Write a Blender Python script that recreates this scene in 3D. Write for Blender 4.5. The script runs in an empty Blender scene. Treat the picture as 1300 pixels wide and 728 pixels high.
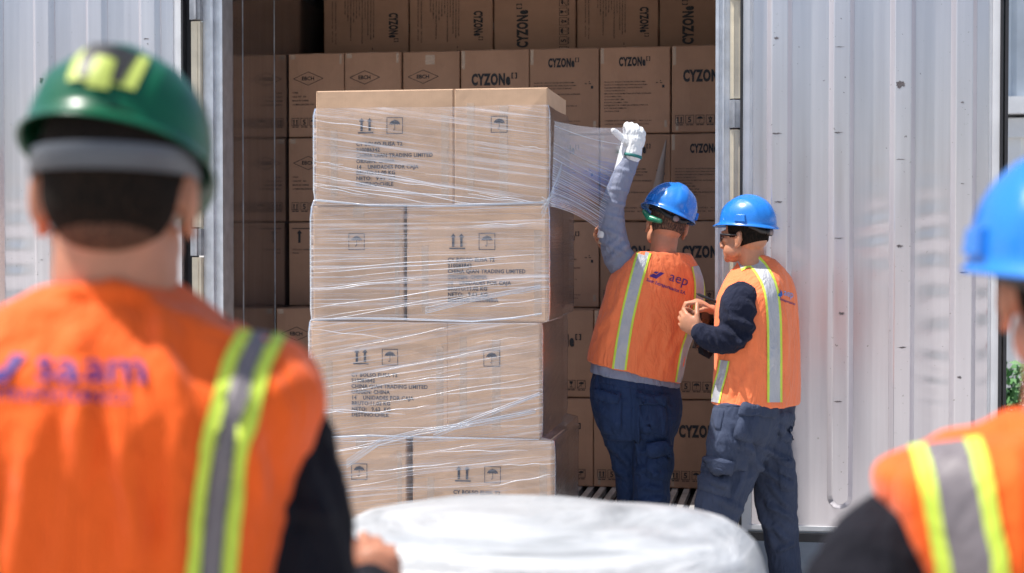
import bpy, bmesh, math, random
import numpy as np
from mathutils import Vector, Matrix, noise
from mathutils.bvhtree import BVHTree
random.seed(7)
R = math.radians
S = bpy.context.scene
COL = S.collection

# ---------------------------------------------------------------- camera
CAMZ = 1.53
YAW, PITCH, FPX = 9.55, -1.32, 2080.0
cd = bpy.data.cameras.new('camera'); cam = bpy.data.objects.new('camera', cd); COL.objects.link(cam)
cam.location = (0, 0, CAMZ)
cam.rotation_euler = (R(90 + PITCH), 0, R(YAW))
cd.sensor_width = 36; cd.lens = 36 * FPX / 1300
cd.clip_end = 2000; cd.clip_start = 0.05
cd.dof.use_dof = True; cd.dof.focus_distance = 7.2; cd.dof.aperture_fstop = 2.7
S.camera = cam
# ---------------------------------------------------------------- light
SUN_AZ = R(104)        # direction towards the sun, measured from +Y towards -X
SUN_EL = R(64)
w = bpy.data.worlds.new('World'); S.world = w; w.use_nodes = True
nt = w.node_tree; bg = nt.nodes['Background']
sky = nt.nodes.new('ShaderNodeTexSky'); sky.sky_type = 'NISHITA'; sky.sun_disc = False
sky.sun_elevation = SUN_EL; sky.sun_rotation = -SUN_AZ; sky.air_density = 1.0; sky.dust_density = 2.5; sky.ozone_density = 1.0
nt.links.new(sky.outputs[0], bg.inputs[0]); bg.inputs[1].default_value = 0.115
sd = bpy.data.lights.new('sun', 'SUN'); sd.energy = 5; sd.angle = R(0.53); sd.color = (1, .95, .88)
so = bpy.data.objects.new('sun', sd); COL.objects.link(so)
sdir = Vector((-math.sin(SUN_AZ) * math.cos(SUN_EL), math.cos(SUN_AZ) * math.cos(SUN_EL), math.sin(SUN_EL)))
so.rotation_euler = sdir.to_track_quat('Z', 'Y').to_euler(); so.location = (0, 0, 20)
S.view_settings.view_transform = 'Standard'; S.view_settings.look = 'None'
S.view_settings.exposure = 0.56; S.view_settings.gamma = 1
S.cycles.use_denoising = True
S.cycles.max_bounces = 10; S.cycles.transparent_max_bounces = 24
S.cycles.sample_clamp_indirect = 6

# ---------------------------------------------------------------- pixel -> world helpers
Rm = cam.rotation_euler.to_matrix()
CR, CU, CF = Rm @ Vector((1, 0, 0)), Rm @ Vector((0, 1, 0)), Rm @ Vector((0, 0, -1))
C0 = Vector((0, 0, CAMZ))
NF = Vector((-math.sin(R(YAW)), math.cos(R(YAW)), 0))
def ray(u, v): return CF + CR * ((u - 650) / FPX) + CU * ((364 - v) / FPX)
def P(u, v, d): return C0 + ray(u, v) * d                  # point at camera depth d
def W(u, v, Y): r = ray(u, v); return C0 + r * (Y / r.y)   # point on the plane y = Y
def X(u, Y): return W(u, 316, Y).x
def PZ(u, d, z):                                            # column u, depth d, height z
    a = P(u, 364, d); return Vector((a.x, a.y, z))
def proj(co):                                               # numpy Nx3 -> u, v
    q = co - np.array(C0); z = q @ np.array(CF)
    return 650 + FPX * (q @ np.array(CR)) / z, 364 - FPX * (q @ np.array(CU)) / z, z

# ---------------------------------------------------------------- object helpers
def tag(o, label=None, cat=None, group=None, kind=None):
    if label: o['label'] = label
    if cat: o['category'] = cat
    if group: o['group'] = group
    if kind: o['kind'] = kind
    return o
def empty(name, loc=(0, 0, 0)):
    o = bpy.data.objects.new(name, None); COL.objects.link(o); o.location = loc; o.empty_display_size = .1
    return o
def link(name, me, parent=None, mats=None, smooth=False):
    o = bpy.data.objects.new(name, me); COL.objects.link(o)
    if mats is not None:
        for m in (mats if isinstance(mats, (list, tuple)) else [mats]): me.materials.append(m)
    if smooth: me.polygons.foreach_set('use_smooth', [True] * len(me.polygons))
    if parent:
        o.parent = parent
        if world_loc(parent).length > 0:                    # vertices are given in world space
            me.transform(Matrix.Translation(-world_loc(parent)))
    return o
def world_loc(o):
    v = Vector((0, 0, 0))
    while o: v += o.location; o = o.parent
    return v
class MB:
    def __init__(s): s.v = []; s.f = []; s.m = []; s.sm = []
    def add(s, vs, fs, mi=0, smooth=False):
        b = len(s.v); s.v += [tuple(x) for x in vs]
        for f in fs: s.f.append([b + i for i in f]); s.m.append(mi); s.sm.append(smooth)
    def box(s, a, b, mi=0):
        x0, y0, z0 = a; x1, y1, z1 = b
        s.add([(x0,y0,z0),(x1,y0,z0),(x1,y1,z0),(x0,y1,z0),(x0,y0,z1),(x1,y0,z1),(x1,y1,z1),(x0,y1,z1)],
              [(0,3,2,1),(4,5,6,7),(0,1,5,4),(1,2,6,5),(2,3,7,6),(3,0,4,7)], mi)
    def rings(s, rings, mi=0, smooth=True, cap=True):
        n = len(rings[0]); vs = [p for r in rings for p in r]; fs = []
        for i in range(len(rings) - 1):
            for j in range(n):
                k = (j + 1) % n
                fs.append((i*n+j, i*n+k, (i+1)*n+k, (i+1)*n+j))
        if cap:
            fs.append(tuple(reversed(range(n)))); fs.append(tuple((len(rings)-1)*n + j for j in range(n)))
        s.add(vs, fs, mi, smooth)
    def tube(s, pts, rad, n=14, mi=0, caps=True):
        pts = [Vector(p) for p in pts]
        if not isinstance(rad, (list, tuple)): rad = [rad] * len(pts)
        if caps:                                            # rounded ends
            d0 = (pts[0] - pts[1]).normalized(); d1 = (pts[-1] - pts[-2]).normalized()
            a, ra, b, rb = pts[0], rad[0], pts[-1], rad[-1]
            pre = [(a + d0 * ra * math.sin(t), ra * max(math.cos(t), .05)) for t in (1.5, 1.1, .7, .35)]
            post = [(b + d1 * rb * math.sin(t), rb * max(math.cos(t), .05)) for t in (.35, .7, 1.1, 1.5)]
            pts = [p for p, _ in pre] + pts + [p for p, _ in post]
            rad = [r for _, r in pre] + list(rad) + [r for _, r in post]
        rs = []; ref = None
        for i, p in enumerate(pts):
            t = (pts[min(i+1, len(pts)-1)] - pts[max(i-1, 0)]).normalized()
            if ref is None: ref = t.orthogonal().normalized()
            ref = (ref - t * ref.dot(t)).normalized(); b2 = t.cross(ref)
            rs.append([p + (ref * math.cos(2*math.pi*k/n) + b2 * math.sin(2*math.pi*k/n)) * rad[i] for k in range(n)])
        s.rings(rs, mi)
    def ell(s, c, axes, n=16, m=10, mi=0):                  # axes: three vectors (half lengths)
        a, b, cc = axes; c = Vector(c); rs = []
        for i in range(m + 1):
            t = math.pi * (i + .02) / (m + .04)
            rs.append([c + cc * math.cos(t) + (a * math.cos(2*math.pi*k/n) + b * math.sin(2*math.pi*k/n)) * math.sin(t) for k in range(n)])
        s.rings(rs, mi)
    def mesh(s, name='m'):
        me = bpy.data.meshes.new(name); me.from_pydata(s.v, [], s.f)
        me.polygons.foreach_set('material_index', s.m); me.polygons.foreach_set('use_smooth', s.sm); me.update()
        return me
    def build(s, name, mats, parent=None): 
        me = s.mesh(name); return link(name, me, parent, mats)
def nolink_eval(me, mods):
    o = bpy.data.objects.new('tmp', me); COL.objects.link(o)
    for typ, kw in mods:
        md = o.modifiers.new(typ, typ)
        for k, v in kw.items(): setattr(md, k, v)
    dg = bpy.context.evaluated_depsgraph_get(); dg.update()
    out = bpy.data.meshes.new_from_object(o.evaluated_get(dg))
    bpy.data.objects.remove(o); bpy.data.meshes.remove(me)
    return out
def fuse(mb, voxel, smooth=4):                              # one continuous skin
    me = mb.mesh()
    bm = bmesh.new(); bm.from_mesh(me); bmesh.ops.recalc_face_normals(bm, faces=bm.faces); bm.to_mesh(me); bm.free()
    return nolink_eval(me, [('REMESH', dict(mode='VOXEL', voxel_size=voxel, use_smooth_shade=True)),
                            ('SMOOTH', dict(factor=.5, iterations=smooth))])
def co_np(me):
    a = np.empty(len(me.vertices) * 3, dtype=np.float32); me.vertices.foreach_get('co', a)
    return a.reshape(-1, 3).astype(np.float64)
def nr_np(me):
    a = np.empty(len(me.vertices) * 3, dtype=np.float32); me.vertices.foreach_get('normal', a)
    return a.reshape(-1, 3).astype(np.float64)
def crumple(me, amp, sc=(9, 9, 3.5), seed=0., folds=(), fine=.3):
    co, nr = co_np(me), nr_np(me); d = np.zeros(len(co))
    if amp:
        for i, c in enumerate(co):
            p = Vector((c[0]*sc[0] + seed, c[1]*sc[1] - seed, c[2]*sc[2] + 3*seed))
            wv = noise.noise_vector(p * .6) * .9
            a = noise.noise(p + wv); b = noise.noise((p + wv) * 2.6)
            d[i] = (1 - 2.4 * abs(a)) * amp * .7 + (1 - 2.4 * abs(b)) * amp * fine
    if len(folds):
        u, v, z = proj(co); facing = np.clip(-(nr @ np.array(NF)) * 3 + .4, 0, 1)
        for (u0, v0, u1, v1, wd, am) in folds:
            L2 = (u1-u0)**2 + (v1-v0)**2
            t = np.clip(((u-u0)*(u1-u0) + (v-v0)*(v1-v0)) / L2, 0, 1)
            dd = np.hypot(u - u0 - t*(u1-u0), v - v0 - t*(v1-v0)) / wd
            taper = np.sqrt(np.clip(np.minimum(t, 1-t) * 4, 0.02, 1))
            d += am * 1.5 * facing * taper * (np.exp(-dd**2) - .45*np.exp(-((dd-1.7)/.8)**2))
    co = co + nr * d[:, None]
    me.vertices.foreach_set('co', co.astype(np.float32).ravel()); me.update()
def bvh_of(me):
    return BVHTree.FromPolygons([v.co.copy() for v in me.vertices], [tuple(p.vertices) for p in me.polygons])
def hit(bvh, u, v, d):
    r = ray(u, v).normalized(); h = bvh.ray_cast(C0, r)
    if h[0] is None:
        h = bvh.find_nearest(P(u, v, d))
        return h[0], h[1]
    return h[0], (h[1] if h[1].dot(r) < 0 else -h[1])
def ribbon(name, bvh, path, width, d, mats, parent, off=.003, edge=.15, step=4, label=None, cross=None):
    """band of cloth laid on the surface: path and width in photo pixels, edges in mats[1]"""
    pts = [Vector(p) for p in path]; fine = []
    for i in range(len(pts) - 1):                           # Catmull-Rom
        p0, p1, p2, p3 = pts[max(i-1,0)], pts[i], pts[i+1], pts[min(i+2,len(pts)-1)]
        n = max(2, int((p2-p1).length / step))
        for k in range(n):
            t = k / n
            fine.append(.5*((2*p1)+(p2-p0)*t+(2*p0-5*p1+4*p2-p3)*t*t+(3*p1-p0-3*p2+p3)*t**3))
    fine.append(pts[-1])
    cols = [-.5, -.5+edge*.5, -.5+edge, -.28+edge*.2, -.1, .1, .28-edge*.2, .5-edge, .5-edge*.5, .5]
    mb = MB(); vs = []; N = len(cols)
    for i, p in enumerate(fine):
        t = (fine[min(i+1,len(fine)-1)] - fine[max(i-1,0)]).normalized()
        nx = Vector((-t.y, t.x)) if cross is None else Vector(cross)
        w_ = width if not callable(width) else width(i/(len(fine)-1))
        for c in cols:
            q = p - nx * c * w_
            h, nn = hit(bvh, q.x, q.y, d)
            vs.append(h + nn * off)
    fs = []; mi = []
    for i in range(len(fine)-1):
        for j in range(N-1):
            fs.append((i*N+j, i*N+j+1, (i+1)*N+j+1, (i+1)*N+j)); mi.append(1 if j < 2 or j > N-4 else 0)
    mb.add(vs, fs, 0, True); mb.m = mi
    o = mb.build(name, mats, parent)
    if label: o['label'] = label
    return o
def patch(name, bvh, quad, d, mat, parent, bulge=.012, off=.003, n=12, bury=.004, label=None):
    """cloth patch (pocket, flap) sewn onto a surface; quad = 4 px corners TL TR BR BL"""
    TL, TR, BR, BL = [Vector(q) for q in quad]; vs = []; mb = MB()
    for i in range(n+1):
        for j in range(n+1):
            s, t = j/n, i/n
            q = (TL*(1-s)+TR*s)*(1-t) + (BL*(1-s)+BR*s)*t
            h, nn = hit(bvh, q.x, q.y, d)
            e = min(s, 1-s, t, 1-t) * n
            o_ = -bury if e < .5 else off + bulge * min(1, (min(s,1-s)*4)**.5 * (min(t,1-t)*4)**.5) * (.8+.5*noise.noise(Vector((s*3,t*3,u_seed(quad)))))
            vs.append(h + nn * o_)
    fs = [(i*(n+1)+j, i*(n+1)+j+1, (i+1)*(n+1)+j+1, (i+1)*(n+1)+j) for i in range(n) for j in range(n)]
    mb.add(vs, fs, 0, True); o = mb.build(name, mat, parent)
    if label: o['label'] = label
    return o
def u_seed(q): return (q[0][0] * .37 + q[0][1] * .11) % 10

# ---------------------------------------------------------------- flat printing
_tc = {}
def text2d(body, size=1., sx=1., bold=0., space=1., res=2, align='LEFT'):
    key = (body, size, sx, bold, space, res, align)
    if key in _tc: return _tc[key]
    cu = bpy.data.curves.new('t', 'FONT'); cu.body = body; cu.size = size; cu.offset = bold * size
    cu.space_character = space; cu.resolution_u = res; cu.align_x = align; cu.fill_mode = 'FRONT'
    o = bpy.data.objects.new('t', cu); COL.objects.link(o)
    dg = bpy.context.evaluated_depsgraph_get(); dg.update()
    me = bpy.data.meshes.new_from_object(o.evaluated_get(dg))
    vs = [(v.co.x * sx, v.co.y) for v in me.vertices]; fs = [tuple(p.vertices) for p in me.polygons]
    bpy.data.objects.remove(o); bpy.data.curves.remove(cu); bpy.data.meshes.remove(me)
    _tc[key] = (vs, fs); return _tc[key]
class Flat:
    def __init__(s): s.v = []; s.f = []
    def poly(s, pts): b = len(s.v); s.v += list(pts); s.f.append(list(range(b, b+len(pts))))
    def rect(s, x0, y0, x1, y1): s.poly([(x0,y0),(x1,y0),(x1,y1),(x0,y1)])
    def frame(s, x0, y0, x1, y1, t):
        s.rect(x0,y0,x1,y0+t); s.rect(x0,y1-t,x1,y1); s.rect(x0,y0+t,x0+t,y1-t); s.rect(x1-t,y0+t,x1,y1-t)
    def text(s, body, x, y, size, **k):
        vs, fs = text2d(body, size, **k); b = len(s.v)
        s.v += [(x+a, y+c) for a, c in vs]; s.f += [[b+i for i in f] for f in fs]
    def line(s, x0, y0, x1, y1, t):
        d = Vector((x1-x0, y1-y0)).normalized(); n = Vector((-d.y, d.x)) * t/2
        s.poly([(x0-n.x,y0-n.y),(x1-n.x,y1-n.y),(x1+n.x,y1+n.y),(x0+n.x,y0+n.y)])
    def umbrella(s, cx, cy, r):
        n = 12; pts = [(cx + r*math.cos(math.pi*k/n), cy + .85*r*math.sin(math.pi*k/n)) for k in range(n+1)]
        low = []
        for q in range(4):
            x0 = cx - r + q*r/2
            for k in range(1, 4): low.append((x0 + r/2*k/4, cy + .13*r*math.sin(math.pi*k/4)))
            if q < 3: low.append((x0 + r/2, cy))
        s.poly(pts + low)
        s.rect(cx-.045*r, cy-.85*r, cx+.055*r, cy+.1*r); s.rect(cx-.03*r, cy+.8*r, cx+.03*r, cy+1.05*r)
        s.line(cx, cy-.85*r, cx-.14*r, cy-1.0*r, .1*r); s.line(cx-.14*r, cy-1.0*r, cx-.28*r, cy-.8*r, .1*r)
    def arrow(s, cx, y0, h, w_):
        s.rect(cx-w_*.22, y0, cx+w_*.22, y0+h*.72); s.poly([(cx-w_/2,y0+h*.72),(cx+w_/2,y0+h*.72),(cx,y0+h)])
    def arrows(s, x, y, h):
        s.arrow(x+h*.25, y+h*.15, h*.85, h*.36); s.arrow(x+h*.78, y+h*.15, h*.85, h*.36); s.rect(x, y, x+h*1.02, y+h*.09)
    def glass(s, cx, cy, r):
        s.poly([(cx-.5*r,cy+.9*r),(cx-.42*r,cy+.3*r),(cx-.1*r,cy),(cx+.1*r,cy),(cx+.42*r,cy+.3*r),(cx+.5*r,cy+.9*r)])
        s.rect(cx-.08*r,cy-.7*r,cx+.08*r,cy); s.rect(cx-.4*r,cy-.85*r,cx+.4*r,cy-.7*r)
    def hand(s, cx, cy, r):
        s.line(cx-.5*r,cy+.5*r,cx-.15*r,cy-.2*r,.25*r); s.line(cx+.5*r,cy+.5*r,cx+.15*r,cy-.2*r,.25*r)
        s.rect(cx-.3*r,cy-.9*r,cx+.3*r,cy-.3*r); s.poly([(cx-.25*r,cy+.4*r),(cx,cy+.1*r),(cx+.25*r,cy+.4*r),(cx,cy+.85*r)])
    def logo(s, x, y, cap, w_):                              # condensed bold lettering with brackets
        vs, fs = text2d('cyzone', 1., bold=.022, res=3)
        x0 = min(v[0] for v in vs); x1 = max(v[0] for v in vs); y1 = .55
        # capital C Y Z O N drawn from the built-in face, e small
        word, _f = text2d('CYZONe', 1., bold=.05, res=3, space=1.14)
        x1 = max(v[0] for v in word); y1 = max(v[1] for v in word); k = w_*.86/x1
        b = len(s.v); s.v += [(x+a*k, y+c*cap/y1) for a, c in word]; s.f += [[b+i for i in f] for f in _f]
        bx = x + w_*.885; bw = w_*.12; t = bw*.2
        for q in (0, 1):
            xx = bx + q*bw*.62
            s.rect(xx + (0 if q == 0 else bw*.2), y+cap*.5, xx+t + (0 if q == 0 else bw*.2), y+cap*1.02)
            s.rect(xx, y+cap*.5, xx+bw*.38, y+cap*.58); s.rect(xx, y+cap*.94, xx+bw*.38, y+cap*1.02)
    def icons(s, x, y, h, kinds='A5UGHN'):
        for i, k in enumerate(kinds):
            xx = x + i*h*1.2; s.frame(xx, y, xx+h, y+h, h*.05); cx, cy = xx+h/2, y+h/2
            if k == 'A': s.arrow(cx-h*.2, y+h*.2, h*.62, h*.3); s.arrow(cx+h*.2, y+h*.2, h*.62, h*.3); s.rect(x+i*h*1.2+h*.15, y+h*.1, xx+h*.85, y+h*.16)
            if k == '5': s.text('5', cx-h*.24, y+h*.17, h*.9, bold=.02)
            if k == 'U': s.umbrella(cx, cy+h*.02, h*.36)
            if k == 'G': s.glass(cx, cy, h*.4)
            if k == 'H': s.hand(cx, cy, h*.42)
            if k == 'N': s.umbrella(cx, cy+h*.02, h*.3); s.line(xx+h*.1,y+h*.1,xx+h*.9,y+h*.9,h*.06)
            s.rect(xx+h*.08, y-h*.2, xx+h*.42, y-h*.1); s.rect(xx+h*.5, y-h*.2, xx+h*.92, y-h*.1)
    def para(s, x, y, size, lines, lead=1.35):
        for i, t in enumerate(lines):
            if t: s.text(t, x, y - i*size*lead, size, bold=.012, res=1)
def lay(mb, fl, x0, z0, y, mi, rot=0):                      # put the flat drawing on the y = const face
    mb.add([(x0+a, y, z0+b) for a, b in fl.v], fl.f, mi)
def decal(name, bvh, fl, org, ax, ay, d, mat, parent, off=.004, cell=.25):
    """print laid on cloth: org/ax/ay in px (drawing unit -> px)"""
    me = bpy.data.meshes.new('d'); me.from_pydata([(a, b, 0) for a, b in fl.v], [], fl.f)
    bm = bmesh.new(); bm.from_mesh(me); bmesh.ops.triangulate(bm, faces=bm.faces[:])
    xs = [v.co.x for v in bm.verts]; ys = [v.co.y for v in bm.verts]
    for lo, hi, ax_ in ((min(xs), max(xs), 0), (min(ys), max(ys), 1)):
        k = lo + cell
        while k < hi:
            pt = Vector((k, 0, 0)) if ax_ == 0 else Vector((0, k, 0)); nn = Vector((1,0,0)) if ax_ == 0 else Vector((0,1,0))
            bmesh.ops.bisect_plane(bm, geom=bm.verts[:]+bm.edges[:]+bm.faces[:], plane_co=pt, plane_no=nn, dist=1e-5); k += cell
    for v in bm.verts:
        u_ = org[0] + ax[0]*v.co.x + ay[0]*v.co.y; v_ = org[1] + ax[1]*v.co.x + ay[1]*v.co.y
        h, nn = hit(bvh, u_, v_, d); v.co = h + nn*off
    bm.to_mesh(me); bm.free(); me.name = name
    return link(name, me, parent, mat)

# ---------------------------------------------------------------- materials
def mk(name):
    m = bpy.data.materials.new(name); m.use_nodes = True
    return m, m.node_tree, m.node_tree.nodes['Principled BSDF']
def N(nt, t, **k):
    n = nt.nodes.new(t)
    for a, b in k.items():
        if a in n.inputs.keys() if hasattr(n.inputs, 'keys') else False: n.inputs[a].default_value = b
        else: setattr(n, a, b)
    return n
def coords(nt, sc=(1,1,1), kind='Object', rot=(0,0,0)):
    tc = nt.nodes.new('ShaderNodeTexCoord'); mp = nt.nodes.new('ShaderNodeMapping')
    mp.inputs['Scale'].default_value = sc; mp.inputs['Rotation'].default_value = rot
    nt.links.new(tc.outputs[kind], mp.inputs[0]); return mp.outputs[0]
def noise_n(nt, vec, scale, detail=4, rough=.55, dist=0.):
    n = nt.nodes.new('ShaderNodeTexNoise'); n.inputs['Scale'].default_value = scale; n.inputs['Detail'].default_value = detail
    n.inputs['Roughness'].default_value = rough; n.inputs['Distortion'].default_value = dist
    nt.links.new(vec, n.inputs['Vector']); return n.outputs['Fac']
def ramp(nt, fac, stops, interp='LINEAR'):
    r = nt.nodes.new('ShaderNodeValToRGB'); r.color_ramp.interpolation = interp
    e = r.color_ramp.elements
    while len(e) < len(stops): e.new(.5)
    for q, (p, c) in zip(e, stops): q.position = p; q.color = (*c, 1) if len(c) == 3 else c
    nt.links.new(fac, r.inputs[0]); return r.outputs[0]
def bump(nt, bs, h, strength=.3, dist=.01, prev=None):
    b = nt.nodes.new('ShaderNodeBump'); b.inputs['Strength'].default_value = strength; b.inputs['Distance'].default_value = dist
    nt.links.new(h, b.inputs['Height'])
    if prev: nt.links.new(prev, b.inputs['Normal'])
    nt.links.new(b.outputs[0], bs.inputs['Normal']); return b.outputs[0]
def math_n(nt, op, a, b=None, clamp=False):
    m = nt.nodes.new('ShaderNodeMath'); m.operation = op; m.use_clamp = clamp
    for i, x in enumerate((a, b)):
        if x is None: continue
        if isinstance(x, (int, float)): m.inputs[i].default_value = x
        else: nt.links.new(x, m.inputs[i])
    return m.outputs[0]
def mixc(nt, fac, a, b, mode='MIX'):
    m = nt.nodes.new('ShaderNodeMix'); m.data_type = 'RGBA'; m.blend_type = mode
    for i, x in ((0, fac), (6, a), (7, b)):
        if isinstance(x, (int, float)): m.inputs[i].default_value = x
        elif isinstance(x, tuple): m.inputs[i].default_value = (*x, 1)
        else: nt.links.new(x, m.inputs[i])
    return m.outputs[2]
def simple(name, col, rough=.6, metal=0., var=.12, vs=8., bs=0., bscale=60., coat=0., spec=.5, sc=(1,1,1)):
    m, nt, b = mk(name); v = coords(nt, sc)
    f = noise_n(nt, v, vs, 5)
    lo = tuple(c*(1-var) for c in col); hi = tuple(min(1, c*(1+var)) for c in col)
    nt.links.new(ramp(nt, f, [(.3, lo), (.7, hi)]), b.inputs['Base Color'])
    b.inputs['Roughness'].default_value = rough; b.inputs['Metallic'].default_value = metal
    b.inputs['Coat Weight'].default_value = coat; b.inputs['Specular IOR Level'].default_value = spec
    if bs: bump(nt, b, noise_n(nt, v, bscale, 3), bs, .004)
    return m
def cardboard(name, col):
    m, nt, b = mk(name); v = coords(nt)
    big = noise_n(nt, v, 5., 6, .6); flute = noise_n(nt, coords(nt, (170, 170, 5)), 1., 2)
    oi = nt.nodes.new('ShaderNodeObjectInfo')
    c = ramp(nt, big, [(.28, tuple(x*.84 for x in col)), (.55, col), (.8, tuple(x*1.1 for x in col))])
    hsv = nt.nodes.new('ShaderNodeHueSaturation'); nt.links.new(c, hsv.inputs['Color'])
    nt.links.new(math_n(nt, 'ADD', math_n(nt, 'MULTIPLY', oi.outputs['Random'], .32), .84), hsv.inputs['Value'])
    c2 = mixc(nt, math_n(nt, 'MULTIPLY', flute, .16), hsv.outputs[0], tuple(x*.55 for x in col))
    scuff = ramp(nt, noise_n(nt, v, 17., 8, .7, .6), [(.64, (0,0,0)), (.74, (1,1,1))])
    nt.links.new(mixc(nt, math_n(nt, 'MULTIPLY', scuff, .3), c2, tuple(min(1, x*1.5) for x in col)), b.inputs['Base Color'])
    b.inputs['Roughness'].default_value = .78; b.inputs['Specular IOR Level'].default_value = .3
    p = bump(nt, b, noise_n(nt, v, 3.5, 3), .5, .02); bump(nt, b, flute, .12, .002, p)
    return m
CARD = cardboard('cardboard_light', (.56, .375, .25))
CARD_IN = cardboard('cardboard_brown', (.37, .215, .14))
INK = simple('printing_ink', (.018, .018, .022), .7, var=.3, vs=90)
INK_GREY = simple('worn_printing_ink', (.035, .04, .06), .7, var=.4, vs=60)
def tape_mat():
    m, nt, b = mk('packing_tape'); b.inputs['Base Color'].default_value = (.66, .52, .40, 1); b.inputs['Roughness'].default_value = .2
    b.inputs['Alpha'].default_value = .5; bump(nt, b, noise_n(nt, coords(nt), 30, 3), .5, .004); return m
TAPE = tape_mat()
def film_mat(name, base=.05, streak=.75, sx=1.2, sy=55, thr=.56, tint=(.86, .9, 1.), gloss=.9):
    m, nt, b = mk(name); out = nt.nodes['Material Output']
    uv = coords(nt, (1,1,1), 'UV')
    warp = noise_n(nt, coords(nt, (3,3,3), 'UV'), 1., 3)
    def streaks(a, bb, lo, hi, sd):
        mp = nt.nodes.new('ShaderNodeMapping'); mp.inputs['Scale'].default_value = (a, bb, 1); mp.inputs['Location'].default_value = (sd, sd*3.1, 0)
        nt.links.new(uv, mp.inputs[0])
        f = noise_n(nt, mp.outputs[0], 1., 3, .62)
        return ramp(nt, f, [(lo, (0,0,0)), (hi, (1,1,1))]), f
    s1, f1 = streaks(sx, sy, thr, thr+.1, 0.); s2, f2 = streaks(sx*2.6, sy*3.2, thr+.02, thr+.1, 5.)
    s3, f3 = streaks(sx*.7, sy*.16, .42, .75, 9.)
    mask = ramp(nt, warp, [(.35, (.25,.25,.25)), (.62, (1,1,1))])
    a = math_n(nt, 'ADD', math_n(nt, 'MULTIPLY', s1, .75), math_n(nt, 'MULTIPLY', s2, .55))
    a = math_n(nt, 'MULTIPLY', math_n(nt, 'MULTIPLY', a, mask), streak)
    a = math_n(nt, 'ADD', a, math_n(nt, 'MULTIPLY', s3, base*2.2))
    a = math_n(nt, 'ADD', a, base, True)
    b.inputs['Base Color'].default_value = (*tint, 1); b.inputs['Roughness'].default_value = .22
    bp = bump(nt, b, f1, .55, .006); bump(nt, b, f2, .4, .003, bp)
    tr = nt.nodes.new('ShaderNodeBsdfTransparent'); tl = nt.nodes.new('ShaderNodeBsdfTranslucent'); tl.inputs[0].default_value = (*tint, 1)
    m1 = nt.nodes.new('ShaderNodeMixShader'); m1.inputs[0].default_value = .35
    nt.links.new(b.outputs[0], m1.inputs[1]); nt.links.new(tl.outputs[0], m1.inputs[2])
    mx = nt.nodes.new('ShaderNodeMixShader'); nt.links.new(a, mx.inputs[0]); nt.links.new(tr.outputs[0], mx.inputs[1]); nt.links.new(m1.outputs[0], mx.inputs[2])
    # clear gloss of the film itself
    gl = nt.nodes.new('ShaderNodeBsdfGlossy'); gl.inputs['Roughness'].default_value = .12; gl.inputs[0].default_value = (.9,.92,1,1)
    nt.links.new(b.inputs['Normal'].links[0].from_socket, gl.inputs['Normal'])
    fr = nt.nodes.new('ShaderNodeFresnel'); fr.inputs[0].default_value = 1.35
    mf = nt.nodes.new('ShaderNodeMixShader'); nt.links.new(math_n(nt, 'MULTIPLY', fr.outputs[0], gloss, True), mf.inputs[0])
    nt.links.new(mx.outputs[0], mf.inputs[1]); nt.links.new(gl.outputs[0], mf.inputs[2])
    nt.links.new(mf.outputs[0], out.inputs[0]); return m
FILM = film_mat('stretch_film', .055, .62, .9, 66, .515); FILM_PULL = film_mat('stretch_film_pulled', .015, .22, .5, 60, .54, (.74, .86, 1.), .35)
def metal_door():
    m, nt, b = mk('door_liner_metal'); v = coords(nt)
    streak = noise_n(nt, coords(nt, (22, 22, .7)), 1., 4); spots = noise_n(nt, v, 55., 3, .5)
    big = noise_n(nt, coords(nt, (1.5,1.5,1.2)), 1., 3)
    c = mixc(nt, ramp(nt, streak, [(.3,(0,0,0)),(.7,(1,1,1))]), (.61, .585, .625), (.73, .71, .745))
    c = mixc(nt, math_n(nt,'MULTIPLY',ramp(nt, big, [(.4,(0,0,0)),(.7,(1,1,1))]),.35), c, (.52,.49,.54))
    c = mixc(nt, ramp(nt, spots, [(.70,(0,0,0)),(.76,(.75,.75,.75))]), c, (.18,.16,.16))
    nt.links.new(c, b.inputs['Base Color']); b.inputs['Metallic'].default_value = .6
    rr = ramp(nt, streak, [(.2,(.12,.12,.12)),(.8,(.24,.24,.24))]); nt.links.new(rr, b.inputs['Roughness'])
    wv = noise_n(nt, coords(nt, (5., 5., 1.6)), 1., 2, .4, .4)
    p = bump(nt, b, wv, .04, .03); bump(nt, b, spots, .15, .001, p); return m
DOOR = metal_door()
def wall_metal():
    m, nt, b = mk('container_wall_metal'); streak = noise_n(nt, coords(nt, (9, 9, .8)), 1., 4)
    nt.links.new(ramp(nt, streak, [(.3,(.30,.29,.30)),(.7,(.42,.41,.43))]), b.inputs['Base Color'])
    b.inputs['Metallic'].default_value = .93; b.inputs['Roughness'].default_value = .14
    bump(nt, b, noise_n(nt, coords(nt, (2,2,2)), 1., 2), .05, .02); return m
WALLM = wall_metal()
ALU = simple('aluminium', (.62, .64, .68), .38, .6, .15, 14, .25, 50)
ALU_DIRTY = simple('dirty_aluminium', (.42, .43, .45), .5, .6, .35, 9, .3, 40)
CREAM = simple('cream_block_plastic', (.66, .60, .47), .55, 0, .12, 12)
RUBBER = simple('black_rubber', (.022, .022, .026), .55, 0, .2, 20)
STEELW = simple('painted_white_steel', (.72, .73, .75), .45, .1, .1, 6, .1, 20)
CONC = simple('concrete', (.40, .385, .365), .85, 0, .18, 1.2, .4, 30)
WOOD = simple('pallet_wood', (.42, .30, .18), .8, 0, .25, 6, .4, 40, sc=(1, 9, 9))
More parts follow.
